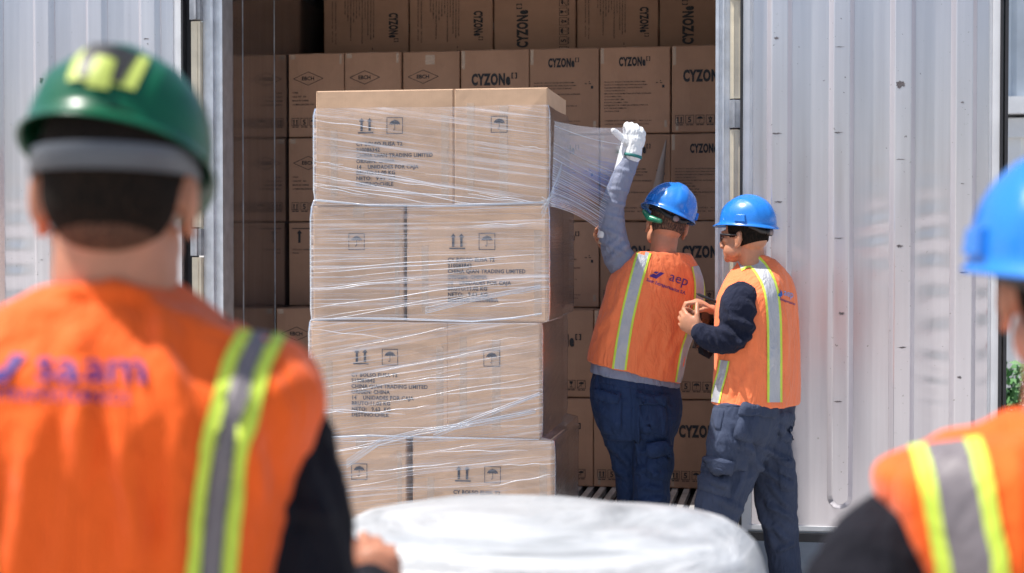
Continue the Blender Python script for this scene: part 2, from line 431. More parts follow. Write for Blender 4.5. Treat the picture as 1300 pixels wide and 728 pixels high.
def fabric(name, col, rough=.85, weave=420., var=.1, sheen=.02, spec=.15):
    m, nt, b = mk(name); v = coords(nt)
    f = noise_n(nt, v, 7., 5)
    c = ramp(nt, f, [(.3, tuple(x*(1-var) for x in col)), (.7, tuple(min(1,x*(1+var)) for x in col))])
    w1 = noise_n(nt, v, weave, 2)
    nt.links.new(mixc(nt, math_n(nt,'MULTIPLY',w1,.25), c, tuple(x*.6 for x in col)), b.inputs['Base Color'])
    b.inputs['Roughness'].default_value = rough; b.inputs['Specular IOR Level'].default_value = spec
    b.inputs['Sheen Weight'].default_value = sheen; b.inputs['Sheen Roughness'].default_value = .5
    wr = noise_n(nt, coords(nt, (1,1,.6)), 24., 4, .6, 1.2)
    cr = noise_n(nt, coords(nt, (1.25, 1.25, .42)), 9.5, 3, .55, 1.2)
    ri = math_n(nt, 'ABSOLUTE', math_n(nt, 'SUBTRACT', cr, .5))
    p = bump(nt, b, ri, .5, .05); p = bump(nt, b, wr, .3, .012, p); bump(nt, b, w1, .2, .0012, p); return m
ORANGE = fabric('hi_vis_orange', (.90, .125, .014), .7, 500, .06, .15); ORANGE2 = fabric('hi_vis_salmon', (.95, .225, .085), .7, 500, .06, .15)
GREYKNIT = fabric('grey_knit', (.24, .265, .36), .9, 260, .12)
NAVY = fabric('navy_fleece', (.013, .016, .034), .9, 300, .2)
BLACKF = fabric('black_cloth', (.009, .009, .014), .9, 300, .2)
TROUS_A = fabric('navy_twill', (.022, .040, .098), .8, 500, .15)
TROUS_B = fabric('slate_twill', (.045, .058, .100), .8, 500, .15)
BOOT = simple('boot_leather', (.03, .025, .02), .5)
SILVER = fabric('reflective_silver', (.42, .43, .47), .45, 700, .1, 0, .6)
YELLOW = fabric('lime_edging', (.60, .76, .09), .7, 600, .05, .1)
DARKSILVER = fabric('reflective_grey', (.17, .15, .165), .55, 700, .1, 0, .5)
PURPLE = simple('purple_print', (.05, .012, .17), .7, var=.1)
BLUEPR = simple('blue_print', (.02, .12, .45), .7, var=.1)
CYANPR = simple('light_blue_print', (.20, .38, .75), .7, var=.1)
GLOVE = fabric('glove_leather', (.74, .76, .78), .7, 200, .08)
GLOVEC = simple('glove_cuff', (.02, .16, .15), .7)
def skin(name, col):
    m, nt, b = mk(name); v = coords(nt)
    c = ramp(nt, noise_n(nt, v, 26., 5), [(.3, tuple(x*.84 for x in col)), (.7, (col[0]*1.1, col[1]*1.04, col[2]*1.02))])
    nt.links.new(c, b.inputs['Base Color']); b.inputs['Roughness'].default_value = .48
    b.inputs['Subsurface Weight'].default_value = .15; b.inputs['Subsurface Radius'].default_value = (.01,.004,.002)
    bump(nt, b, noise_n(nt, v, 240., 3), .25, .001); return m
SKIN = skin('skin', (.48, .225, .135)); SKIN2 = skin('skin_fore', (.47, .215, .13))
def hair(name, col, col2):
    m, nt, b = mk(name)
    f = noise_n(nt, coords(nt, (260, 260, 60)), 1., 3)
    nt.links.new(ramp(nt, f, [(.42, col), (.68, col2)]), b.inputs['Base Color']); b.inputs['Roughness'].default_value = .9; b.inputs['Specular IOR Level'].default_value = .08
    bump(nt, b, f, .6, .003); return m
HAIR = hair('short_hair', (.008,.007,.006), (.025,.016,.012)); HAIR2 = hair('cropped_hair', (.05,.035,.03), (.22,.12,.08))
def plastic(name, col):
    m, nt, b = mk(name); v = coords(nt)
    nt.links.new(ramp(nt, noise_n(nt, v, 9., 6), [(.3, tuple(x*.85 for x in col)), (.7, col)]), b.inputs['Base Color'])
    r_ = ramp(nt, noise_n(nt, v, 30., 6), [(.35,(.18,.18,.18)),(.75,(.36,.36,.36))]); nt.links.new(r_, b.inputs['Roughness'])
    b.inputs['Coat Weight'].default_value = .4; b.inputs['Coat Roughness'].default_value = .12; return m
BLUEH = plastic('blue_helmet_plastic', (.018, .20, .68)); GREENH = plastic('green_helmet_plastic', (.004, .095, .045)); _g = GREENH.node_tree.nodes['Principled BSDF']; _g.inputs['Coat Weight'].default_value = 0; _g.inputs['Specular IOR Level'].default_value = .35
for _l in list(_g.inputs['Roughness'].links): GREENH.node_tree.links.remove(_l)
_g.inputs['Roughness'].default_value = .30
LINER = simple('helmet_liner', (.02, .02, .022), .5); BAND = simple('grey_headband', (.085, .095, .115), .5); STUB = hair('stubble', (.05,.03,.023), (.17,.09,.06))
GREENP = simple('green_goggle', (.02, .22, .12), .35); KNOB = simple('grey_knob', (.22, .17, .18), .5)
LENS = simple('dark_lens', (.006, .006, .008), .12); BLACKP = simple('black_plastic', (.02, .02, .022), .35)
EYE = simple('eye_white', (.7, .68, .64), .3)
STICK_Y = simple('sticker_yellow', (.42, .50, .10), .5); STICK_K = simple('sticker_black', (.012, .012, .012), .5)
WRAPW = None

exec_order = []
# ================================================================ SETTING
g = MB(); g.add([(-400,-400,0),(400,-400,0),(400,400,0),(-400,400,0)], [(0,1,2,3)])
tag(g.build('ground', CONC), kind='structure')

YD = 7.5                                                     # container opening plane
XL, XR, ZF, ZC, YB = -2.67, -.225, .31, 3.12, 13.0
cont = empty('shipping_container', (-1.45, YD, 0))
tag(cont, 'open steel shipping container filled with brown cartons, both ribbed doors swung wide', 'shipping container')
m = MB(); m.box((XL-.06, YD+.08, .12), (XL, YB, ZC)); m.build('side_wall', WALLM, cont)
m = MB(); m.box((XR, YD+.08, .12), (XR+.06, YB, ZC)); m.build('side_wall', WALLM, cont)
m = MB(); m.box((XL, YB, .12), (XR, YB+.06, ZC)); m.build('end_wall', WALLM, cont)
m = MB(); m.box((XL-.08, YD+.05, ZC), (XR+.08, YB+.06, ZC+.08)); m.build('roof', ALU_DIRTY, cont)
m = MB()
for u_ in (309, 349):                                        # thin lining joints on the left wall
    yy = (XL+.0) ; r_ = ray(u_, 316); t = XL/r_.x; y_ = r_.y*t
    m.box((XL, y_-.003, ZF), (XL+.0025, y_+.003, ZC-.01))
m.box((XL, YD+.10, ZF), (XL+.012, YD+.14, ZC-.01))
m.build('wall_joint', ALU_DIRTY, cont)
# T-section floor: long bars with dark gaps
m = MB(); m.box((XL, YD+.02, .14), (XR, YB, ZF-.035)); m.build('floor_pan', RUBBER, cont)
m = MB(); xx = XL+.02
while xx < XR-.03:
    m.box((xx, YD+.03, ZF-.03), (xx+.030, YB-.02, ZF)); m.box((xx+.011, YD+.03, ZF-.036), (xx+.019, YB-.02, ZF-.029)); xx += .061
m.build('floor_grating', simple('floor_bars', (.62,.62,.62), .45, .6, .3, 5, .2, 40), cont)
m = MB(); m.box((XL-.15, YD-.06, .10), (XR+.02, YD+.02, ZF-.06)); 
k = XL
while k < XR-.1: m.box((k+.03, YD-.075, ZF-.075), (k+.11, YD+.012, ZF-.012)); k += .16
m.build('door_sill', ALU_DIRTY, cont)
# door posts: aluminium lips, cream blocks, brackets, black seal
def post(side):
    sx = -1 if side == 'l' else 1
    inner = X(285, YD) if side == 'l' else X(908, YD)
    def bx_(mm, a, b, y0, y1, z0, z1, mi=0):
        x0, x1 = sorted((inner + sx*a, inner + sx*b)); mm.box((x0,y0,z0),(x1,y1,z1), mi)
    m = MB(); p = .085 if side == 'l' else .05
    bx_(m, 0, .014, YD-.02, YD+.12, ZF-.06, ZC); bx_(m, .014, .014+p*.35, YD-.005, YD+.1, ZF-.06, ZC)
    bx_(m, .014+p*.35, .014+p*.5, YD-.03, YD+.1, ZF-.06, ZC); bx_(m, .014+p*.5, .014+p, YD-.012, YD+.1, ZF-.06, ZC)
    po = m.build('door_post', ALU, cont)
    m = MB(); a = .014+p+.002; b = a+.045; vs = [20, 132, 168, 400, 436, 700] if side == 'r' else [-40, 20, 290, 325, 620]
    zz = lambda v: CAMZ + (316-v)/272.
    if side == 'r': segs = [(-60, 8), (12, 132), (170, 398), (438, 690)]; brk = [(-30, 10), (134, 168), (400, 436)]
    else: segs = [(22, 288), (327, 650)]; brk = [(-60, 20), (290, 325)]
    for v0, v1 in segs:
        m = MB(); bx_(m, a, b, YD-.045, YD+.02, zz(v1), zz(v0)); bx_(m, a+.014, a+.018, YD-.05, YD-.044, zz(v1)+.01, zz(v0)-.01); m.build('wear_block', CREAM, po)
    for v0, v1 in brk: m = MB(); bx_(m, a-.003, b+.004, YD-.055, YD+.02, zz(v1), zz(v0)); bx_(m, a+.012, a+.022, YD-.07, YD-.054, zz(v1), zz(v0)); m.build('hinge_bracket', ALU_DIRTY, po)
    m = MB(); bx_(m, b+.003, b+.05, YD-.02, YD+.06, .2, ZC); m.build('seal', RUBBER, po)
    return inner + sx*(b+.05)
post('l'); post('r')
m = MB(); m.box((XL-.1, YD-.01, ZC-.12), (XR+.1, YD+.1, ZC+.1)); m.build('door_header', ALU, cont)

def stadium(cx, z0, z1, hw, y, n=10):
    pts = []
    for k in range(n+1): t = math.pi + math.pi*k/n; pts.append((cx+hw*math.cos(t), y, z0+hw+hw*math.sin(t)))
    for k in range(n+1): t = math.pi*k/n; pts.append((cx+hw*math.cos(t), y, z1-hw+hw*math.sin(t)))
    return pts
def door(x0, x1, ribs, yaw=0):
    d = empty('door', (0, 0, 0)); d.parent = cont; d.location = Vector((0,0,0)) - cont.location
    yf = YD-.045; z0, z1 = .235, ZC-.02
    m = MB(); nx, nz = 70, 200; vs = []                       # gently wavy liner sheet
    for i in range(nz+1):
        for j in range(nx+1):
            x = x0+.045+(x1-x0-.09)*j/nx; z = z0+.05+(z1-z0-.1)*i/nz
            e = min(j, nx-j, i, nz-i)
            lo_ = math.exp(-((z-1.25)/.38)**2); dy = 0 if e == 0 else .0006*noise.noise(Vector((x*3, 1, z*1.5))) + .0032*lo_*math.sin(z*52+3*noise.noise(Vector((x*2,3,z*3))))*max(0, .4+noise.noise(Vector((x*2.2, 9, z*1.4)))*1.6)*max(0,math.sin((x-ribs[0])/(ribs[1]-ribs[0])*math.pi)**2)
            vs.append((x, yf+dy, z))
    m.add(vs, [(i*(nx+1)+j, i*(nx+1)+j+1, (i+1)*(nx+1)+j+1, (i+1)*(nx+1)+j) for i in range(nz) for j in range(nx)], 0, True)
    m.build('liner_panel', DOOR, d)
    m = MB(); m.box((x0, yf+.004, z0), (x1, yf+.075, z1)); m.build('door_core', STEELW, d)
    for cx in ribs:
        m = MB(); zb, zt = .365, z1-.1
        a = stadium(cx, zb, zt, .056, yf-.001); b = stadium(cx, zb+.002, zt-.002, .054, yf-.004)
        c = stadium(cx, zb+.024, zt-.020, .036, yf-.025); e = stadium(cx, zb+.024, zt-.024, .032, yf-.0265)
        m.rings([a, b, c, e], 0, False); m.build('door_rib', DOOR, d)
    m = MB(); f = yf-.012                                    # pale edge angle around the panel
    m.box((x0, f, z0+.02), (x0+.03, yf+.01, z1)); m.box((x1-.03, f, z0+.02), (x1, yf+.01, z1)); m.box((x0+.03, f, z0+.03), (x1-.03, yf+.01, z0+.05))
    m.build('edge_trim', STEELW, d)
    m = MB(); m.box((x0-.01, f-.01, z0-.02), (x1+.01, yf+.07, z0+.018))
    for s_, q in ((x0-.012, x0-.002), (x1+.002, x1+.012), (x1+.02, x1+.034) if x0 > -1 else (x0-.034, x0-.02)): m.box((s_, f-.012, z0-.02), (q, yf+.07, z1))
    m.build('gasket', RUBBER, d)
    # scuffs left by cargo on the ribs
    random.seed(int(abs(x0)*100)); SC = simple('scuff', (.12,.105,.11), .7, var=.5, vs=200)
    for k in range(18):
        cx = ribs[(k*3+1) % len(ribs)]; z = .8+.1*k+random.uniform(-.06,.06); m = MB(); n = 22; rx = random.uniform(.006,.026); rz = random.choice((.0025,.004,.007,.016)); xc = cx+random.uniform(-.016,.004)
        pts = [(max(cx-.031, min(cx+.031, xc+rx*math.cos(2*math.pi*i/n)*random.uniform(.45,1.2))), yf-.0272, z+rz*math.sin(2*math.pi*i/n)*random.uniform(.3,1.3)) for i in range(n)]
        m.add([(xc, yf-.0272, z)]+pts, [(0, 1+(i+1)%n, 1+i) for i in range(n)]); m.build('scuff_stain', SC, d)
    return d
dr = door(X(943, YD), X(1266, YD), [X(u_, YD) for u_ in (989, 1067, 1144, 1221)])
dl = door(X(237, YD)-1.115, X(237, YD), [X(237, YD)-q for q in (.162, .43, .70, .965)])

# ---- things seen past the right door
def corrugated(name, x0, x1, y, z0, z1, mat, label, cat, pitch=.28):
    m = MB(); xs = []; x = x0; k = 0
    prof = [(0,0),(.07,0),(.11,.036),(.19,.036),(.23,0)]
    while x < x1:
        for a, b in prof: xs.append((x+a*pitch/.28, b))
        x += pitch
    vs = [(a, y+b, z) for z in (z0, z1) for a, b in xs]; n = len(xs)
    r = empty(name, ((x0+x1)/2, y, 0))
    m.add(vs, [(i, i+1, n+i+1, n+i) for i in range(n-1)]); m.box((x0, y+.05, z0), (x1, y+2.4, z1)); m.build('wall_panel', mat, r)
    m = MB(); m.box((x0-.05, y-.05, z1), (x1+.05, y+2.45, z1+.16)); m.box((x0-.05, y-.05, z0-.14), (x1+.05, y+2.45, z0)); m.build('rail', STEELW, r)
    for q in (x0-.06, x1-.06): m = MB(); m.box((q, y-.06, z0-.14), (q+.14, y+.08, z1+.16)); m.build('corner_post', STEELW, r)
    tag(r, label, cat); return r
PALEB = simple('pale_blue_steel', (.52, .58, .64), .5, .1, .12, 3, .1, 20); PALEW = simple('off_white_steel', (.74, .75, .76), .5, .1, .1, 3, .1, 20)
corrugated('stacked_container', 1.62, 7.6, 14.0, 2.78, 5.2, PALEB, 'pale blue corrugated container stacked high beyond the open door', 'shipping container')
corrugated('storage_container', 1.55, 7.6, 14.1, .14, 2.45, PALEW, 'off white corrugated container under the pale blue one', 'shipping container')
LEAF = simple('leaf_green', (.06, .16, .05), .6, var=.5, vs=4)
bush = empty('hedge_bush', (1.85, 11.2, 0)); tag(bush, 'green leafy bush growing beyond the edge of the open door', 'bush')
m = MB(); random.seed(3)
for k in range(2600):
    t = random.uniform(0, 6.28); r_ = random.random()**.5; z = random.uniform(.1, .75)
    c = Vector((1.85 + .7*r_*math.cos(t)*(1.1-z*.35), 11.2+.45*r_*math.sin(t), z*(1+.15*noise.noise(Vector((t,r_,1))))))
    a = Vector((random.gauss(0,1), random.gauss(0,1), random.gauss(0,1))).normalized()*.04; b = a.orthogonal().normalized()*.02
    m.add([c-a, c+b, c+a, c-b], [(0,1,2,3)])
m.build('foliage', LEAF, bush)
m = MB()
for k in range(5): m.tube([(1.85+.1*k-.2, 11.2, 0), (1.85+.2*k-.4, 11.2, .45), (1.85+.25*k-.5, 11.25, .6)], [.02,.014,.006], 6)
m.build('stem', simple('bark', (.12,.08,.05), .9), bush)

# ================================================================ CARTONS
def carton(w_, d_, h_, prints, card, name, seed=0, tape=(), flap=True, bulge=.005):
    """w along x (front), origin at the base centre of the front-left?  origin: base centre; front face at y=-d/2"""
    m = MB(); n = 12; GR = [0, .011, .06, .15, .25, .37, .5, .63, .75, .85, .94, .989, 1]; x0, x1, y0, y1 = -w_/2, w_/2, -d_/2, d_/2; b = .0035
    def face(f, mi=0):
        vs = []
        for i in range(n+1):
            for j in range(n+1):
                s, t = GR[j], GR[i]; p, nn = f(s, t); e = min(s,1-s,t,1-t)
                o = bulge * (4*min(.25, e)) * (.6 + .8*noise.noise(Vector((s*3+seed, t*3, nn[0]*2+nn[1]*3+nn[2]*5))))
                if e < .001: o = -.0034 - .0022*abs(noise.noise(Vector((s*9+seed, t*9, 3))))
                vs.append((p[0]+nn[0]*o, p[1]+nn[1]*o, p[2]+nn[2]*o))
        m.add(vs, [(i*(n+1)+j, i*(n+1)+j+1, (i+1)*(n+1)+j+1, (i+1)*(n+1)+j) for i in range(n) for j in range(n)], mi, False)
    L = lambda a, c, t: a+(c-a)*t
    face(lambda s,t: ((L(x0,x1,s), y0, L(0,h_,t)), (0,-1,0)))
    face(lambda s,t: ((L(x1,x0,s), y1, L(0,h_,t)), (0,1,0)))
    face(lambda s,t: ((x1, L(y0,y1,s), L(0,h_,t)), (1,0,0)))
    face(lambda s,t: ((x0, L(y1,y0,s), L(0,h_,t)), (-1,0,0)))
    face(lambda s,t: ((L(x0,x1,s), L(y0,y1,t), h_), (0,0,1)))
    face(lambda s,t: ((L(x0,x1,s), L(y1,y0,t), 0), (0,0,-1)))
    def bf(a, c):
        s_, t_ = min(.999, max(.001, (a-x0)/w_)), min(.999, max(.001, c/h_)); s0 = max(0, min(n-1, next(i for i in range(n) if GR[i+1] >= s_))); t0 = next(i for i in range(n) if GR[i+1] >= t_)
        def o_(s, t): e = min(s,1-s,t,1-t); return -.0034 if e < .001 else bulge*(4*min(.25, e))*(.6+.8*noise.noise(Vector((s*3+seed, t*3, -3))))
        fs_, ft = (s_-GR[s0])/(GR[s0+1]-GR[s0]), (t_-GR[t0])/(GR[t0+1]-GR[t0])
        return (o_(GR[s0],GR[t0])*(1-fs_)+o_(GR[s0+1],GR[t0])*fs_)*(1-ft)+(o_(GR[s0],GR[t0+1])*(1-fs_)+o_(GR[s0+1],GR[t0+1])*fs_)*ft
    for fl, mi, yo in prints: m.add([(x0+a, y0-bf(x0+a, c)-.0030, c) for a, c in fl.v], fl.f, mi)
    for (a, c, tw, th) in tape:                               # glossy tape tabs on the front face
        K_ = 6; m.add([(x0+a+tw*j, y0-bf(x0+a+tw*j, c+th*i/K_)-.0007-.0004*((i+j)%2), c+th*i/K_) for i in range(K_+1) for j in (0, .5, 1)], [(i*3+j, i*3+j+1, i*3+j+4, i*3+j+3) for i in range(K_) for j in (0, 1)], 2)
    if flap:
        m.box((-.025, y0+.003, h_+.0002), (.025, y1-.003, h_+.0012), 2)   # tape along the lid seam
    me = m.mesh(name)
    for q in (card, INK, TAPE, INK_GREY): me.materials.append(q)
    return me
# --- light cartons of the wrapped stack
BH = .457; BWW, BWN = .561, .371
def label_lines(num, bruto, dest):
    return ['CY BOLSO ELISA T2', num, 'CHINA QIAN TRADING LIMITED', 'ORIGEN: CHINA', '14    UNIDADES POR CAJA', 'BRUTO:'+bruto+' KG', 'NETO:   9.63  KG', 'DESTINO:'+dest]
def wide(num, bruto, dest, seed, dh=0.):
    f = Flat(); f.arrows(.173, BH-.172-dh, .062); f.frame(.291, BH-.175-dh, .357, BH-.109-dh, .0028); f.umbrella(.324, BH-.139-dh, .022)
    for i, t in enumerate(label_lines(num, bruto, dest)): f.text(t, .166, BH-.221-dh-i*.0228, .0215, bold=.03, space=1.06, sx=.95)
    return carton(BWW, BWN, BH, [(f, 3, 0)], CARD, 'wide_carton', seed, tape=[(.06,.0,.028,.3),(BWW-.05,.02,.03,.34)] if seed % 2 else [(.09,.1,.022,.33)])
def narrow(seed):
    f = Flat(); f.frame(.147, BH-.175, .213, BH-.109, .0028); f.umbrella(.18, BH-.139, .022)
    return carton(BWN, BWW, BH, [(f, 3, 0)], CARD, 'narrow_carton', seed, tape=[(.165, BH-.045, .045, .045), (BWN-.035,.02,.018,.38)] if seed % 2 else [(.18,.03,.035,.36),(.05,.0,.03,.4)])
YS = 6.35                                                    # front face of the stack
def put(me, x, y, z, label, group, rz=0, name='carton', cat='cardboard box'):
    o = bpy.data.objects.new(name, me); COL.objects.link(o); o.location = (x, y, z); o.rotation_euler = (0, 0, rz)
    tag(o, label, cat, group); return o
tops = [(113, 108), ]
zt = [.0]*5; ztop1 = CAMZ + (316-110)/ (FPX/(P(550,300,1).length*0+6.35*.986+.21*1.35))
z4 = 0; 
def zpix(v, u_, Y): return W(u_, v, Y).z
z12 = zpix(260.5, 550, YS)
GS = 'light cartons in the film-wrapped stack'
tiers = [ (z12, [(401,'w'),(576,'n')], 0), (z12-BH-.003, [(397,'n'),(516,'w')], 1), (z12-2*BH-.006, [(394.5,'w'),(567,'n')], 2), (z12-3*BH-.009, [(400,'n'),(523,'w')], 3)]
info = [('210086342','11.00','CHILE'), ('210083842','11.02','COLOMBIA'), ('210083842','11.02','CHILE'), ('210083842','11.02','CHILE')]
names = ['top tier', 'second tier down', 'third tier down', 'bottom tier']
ext = []
for ti, (z, cols, q) in enumerate(tiers):
    xs = []
    for ci, (uL, kd) in enumerate(cols):
        x = X(uL, YS)+.002
        side = 'left' if ci == 0 else 'right'
        if kd == 'w':
            put(wide(*info[ti], seed=ti*2+1), x+BWW/2, YS+BWN/2, z, f'wide tan carton with two arrows and eight text lines, front of the {names[ti]}', GS, R(random.uniform(-.5,.5)))
            xs += [x, x+BWW]
            if ti: put(narrow(ti*5+2), x+BWN/2+(BWW-BWN-.036 if ci == 1 else .0), YS+BWN+.004+BWW/2, z, f'narrow tan carton standing behind the wide front one, {names[ti]}', GS, R(180))
        else:
            put(narrow(ti*3), x+BWN/2, YS+BWW/2, z, f'narrow tan carton with only an umbrella sign, front of the {names[ti]}', GS, R(random.uniform(-.5,.5)))
            xs += [x, x+BWN]
            if ti:
                xc = x+BWN-BWW/2-.036 if ci == 1 else x+BWW/2
                put(wide(*info[ti], seed=ti*7+3), xc, YS+BWW+.004+BWN/2, z, f'wide tan carton standing behind the narrow front one, {names[ti]}', GS, R(180))
    ext.append((min(xs), max(xs), z, z+BH, .57 if ti == 0 else .955))
ZP = tiers[3][0]
def pallet(z1, nm, lab):
    x0, x1, y0, y1 = ext[3][0]-.02, ext[3][1]+.03, YS-.02, YS+.98
    o = empty('wooden_pallet', ((x0+x1)/2, (y0+y1)/2, z1-.144)); h = z1
    m = MB(); 
    for k in range(7): yy = y0+k*(y1-y0-.1)/6; m.box((x0, yy, h-.02), (x1, yy+.1, h))
    m.build('deck_board', WOOD, o); m = MB()
    for a in (x0, (x0+x1)/2-.05, x1-.1):
        for b in (y0, (y0+y1)/2-.05, y1-.1): m = MB(); m.box((a, b, h-.122), (a+.1, b+.1, h-.021)); m.build('block', WOOD, o)
    m = MB()
    for a in (x0, (x0+x1)/2-.05, x1-.1): m.box((a, y0, h-.144), (a+.1, y1, h-.123))
    m.build('runner', WOOD, o)
    tag(o, lab, 'pallet', 'pallets under the wrapped stack'); return h-.144
zz_ = pallet(ZP-.001, 0, 'upper wooden pallet carrying the wrapped stack of tan cartons')
while zz_ > .15: zz_ = pallet(zz_-.001, 1, 'lower wooden pallet standing on the ground under the wrapped stack')

# --- brown cartons inside the container
def kA(w_, h_, seed):
    f = Flat(); f.logo(w_*.27, h_-.098, .046, w_*.44)
    f.para(.022, h_-.185, .0095, ['PRODUCTO: BOLSOS Y ACCESORIOS PARA DAMA', 'PRODUCTO FABRICADO EN CHINA SEGUN NORMA', 'PARA MAS INFORMACION CONSULTE ENVASE', 'CODIGO DE PRODUCTO', 'IMPORTADO POR: PROMOTORA NACIONAL DE BELLEZA', 'LOTE NUMERO UNO', 'AV. LOS PROCERES LIMA', 'BOGOTA COLOMBIA - CHILE', 'DISTRIBUIDO POR: COMERCIAL INTERNACIONAL S.A.', 'RUC: CALLE DE COMERCIO', 'SANTIAGO, CHILE'], 1.6)
    f.para(.022, .062, .0095, ['CONTIENE: BOLSO DE MANO SURTIDO     PESO: 11.02 KG', '', 'CANTIDAD: 14 UNIDADES POR CAJA     NETO: 9.63 KG'][0::2], 1.9)
    f.text('.. :.', w_-.075, h_-.19, .03, bold=.03); f.rect(w_-.042, h_-.215, w_-.03, h_-.2)
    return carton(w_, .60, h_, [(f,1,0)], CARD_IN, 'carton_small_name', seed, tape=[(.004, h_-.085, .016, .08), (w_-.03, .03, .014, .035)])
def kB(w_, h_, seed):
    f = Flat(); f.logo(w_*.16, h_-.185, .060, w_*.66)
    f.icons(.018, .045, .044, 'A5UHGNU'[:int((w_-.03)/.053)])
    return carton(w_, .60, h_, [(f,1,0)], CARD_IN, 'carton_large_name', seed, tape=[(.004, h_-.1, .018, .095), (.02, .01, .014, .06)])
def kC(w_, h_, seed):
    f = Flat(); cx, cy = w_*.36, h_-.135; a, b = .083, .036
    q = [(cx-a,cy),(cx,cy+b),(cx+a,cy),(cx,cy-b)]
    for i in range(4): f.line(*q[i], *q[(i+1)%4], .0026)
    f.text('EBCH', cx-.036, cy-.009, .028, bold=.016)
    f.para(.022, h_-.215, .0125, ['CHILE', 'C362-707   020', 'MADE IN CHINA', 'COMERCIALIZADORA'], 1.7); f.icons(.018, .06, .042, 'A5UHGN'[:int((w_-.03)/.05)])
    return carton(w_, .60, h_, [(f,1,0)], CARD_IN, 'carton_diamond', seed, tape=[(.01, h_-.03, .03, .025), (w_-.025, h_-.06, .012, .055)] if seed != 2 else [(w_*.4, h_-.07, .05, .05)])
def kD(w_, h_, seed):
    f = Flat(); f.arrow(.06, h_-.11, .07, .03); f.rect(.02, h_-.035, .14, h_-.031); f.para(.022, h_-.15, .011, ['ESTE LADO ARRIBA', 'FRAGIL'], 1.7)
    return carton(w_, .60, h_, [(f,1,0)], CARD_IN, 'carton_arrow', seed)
RH = .455
wcol = [.316]*3 + [.372]*4
cache = {}
def kind_mesh(k, w_, seed):
    key = (k, w_, seed)
    if key not in cache: cache[key] = {'A': kA, 'B': kB, 'C': kC, 'D': kD}[k](w_-.006, RH-.006, seed)
    return cache[key]
rows = ['EEEEEEE']*0
rows = [('CCCBAAB', 8.55, 'fifth row up'), ('CCCBAAA', 8.55, 'fourth row up'), ('DCCBABB', 8.55, 'third row up'), ('CCCBBBB', 8.32, 'second row up'), ('CCCBBBB', 8.32, 'bottom row')]
desc = {'A': 'small name over text', 'B': 'large name', 'C': 'printed diamond', 'D': 'single printed arrow'}
ords = ['first', 'second', 'third', 'fourth', 'fifth', 'sixth', 'seventh']
for ri, (ks, yf, rn) in enumerate(rows):
    x = XL+.006 if yf > 8.4 else XL+.003; z = ZF + (4-ri)*RH + .003
    for ci, k in enumerate(ks):
        w_ = wcol[ci]; sd_ = (ri*3+ci) % 3
        o = put(kind_mesh(k, w_, sd_), x+w_/2, yf+.30+random.uniform(-.014,.014), z, f'brown carton with {desc[k]}, {ords[ci]} from the mirroring wall, {rn}', 'brown cartons stacked in the container', R(random.uniform(-.7,.7)))
        x += w_
# top row laid on its side
edges = [411, 519.5, 626.5, 731.5, 836, 941]; YT = 9.02; zr = ZF+5*RH+.004
for i in range(5):
    k = 'AABAB'[i]; x0 = X(edges[i], YT); x1 = X(edges[i+1], YT)
    me = kind_mesh(k, .372, 1); s = (x1-x0-.008)/(RH-.006)
    o = put(me, 0, 0, 0, f'brown carton lying on its side, {ords[i]} from the mirroring wall, topmost row', 'brown cartons laid on their side in the top row')
    cw = (i in (0, 1, 3))
    o.rotation_euler = (0, R(90 if cw else -90), 0)
    o.location = (x0+.004 if cw else x1-.004, YT+.30, zr+.183)
    o.scale = (1, 1, s)

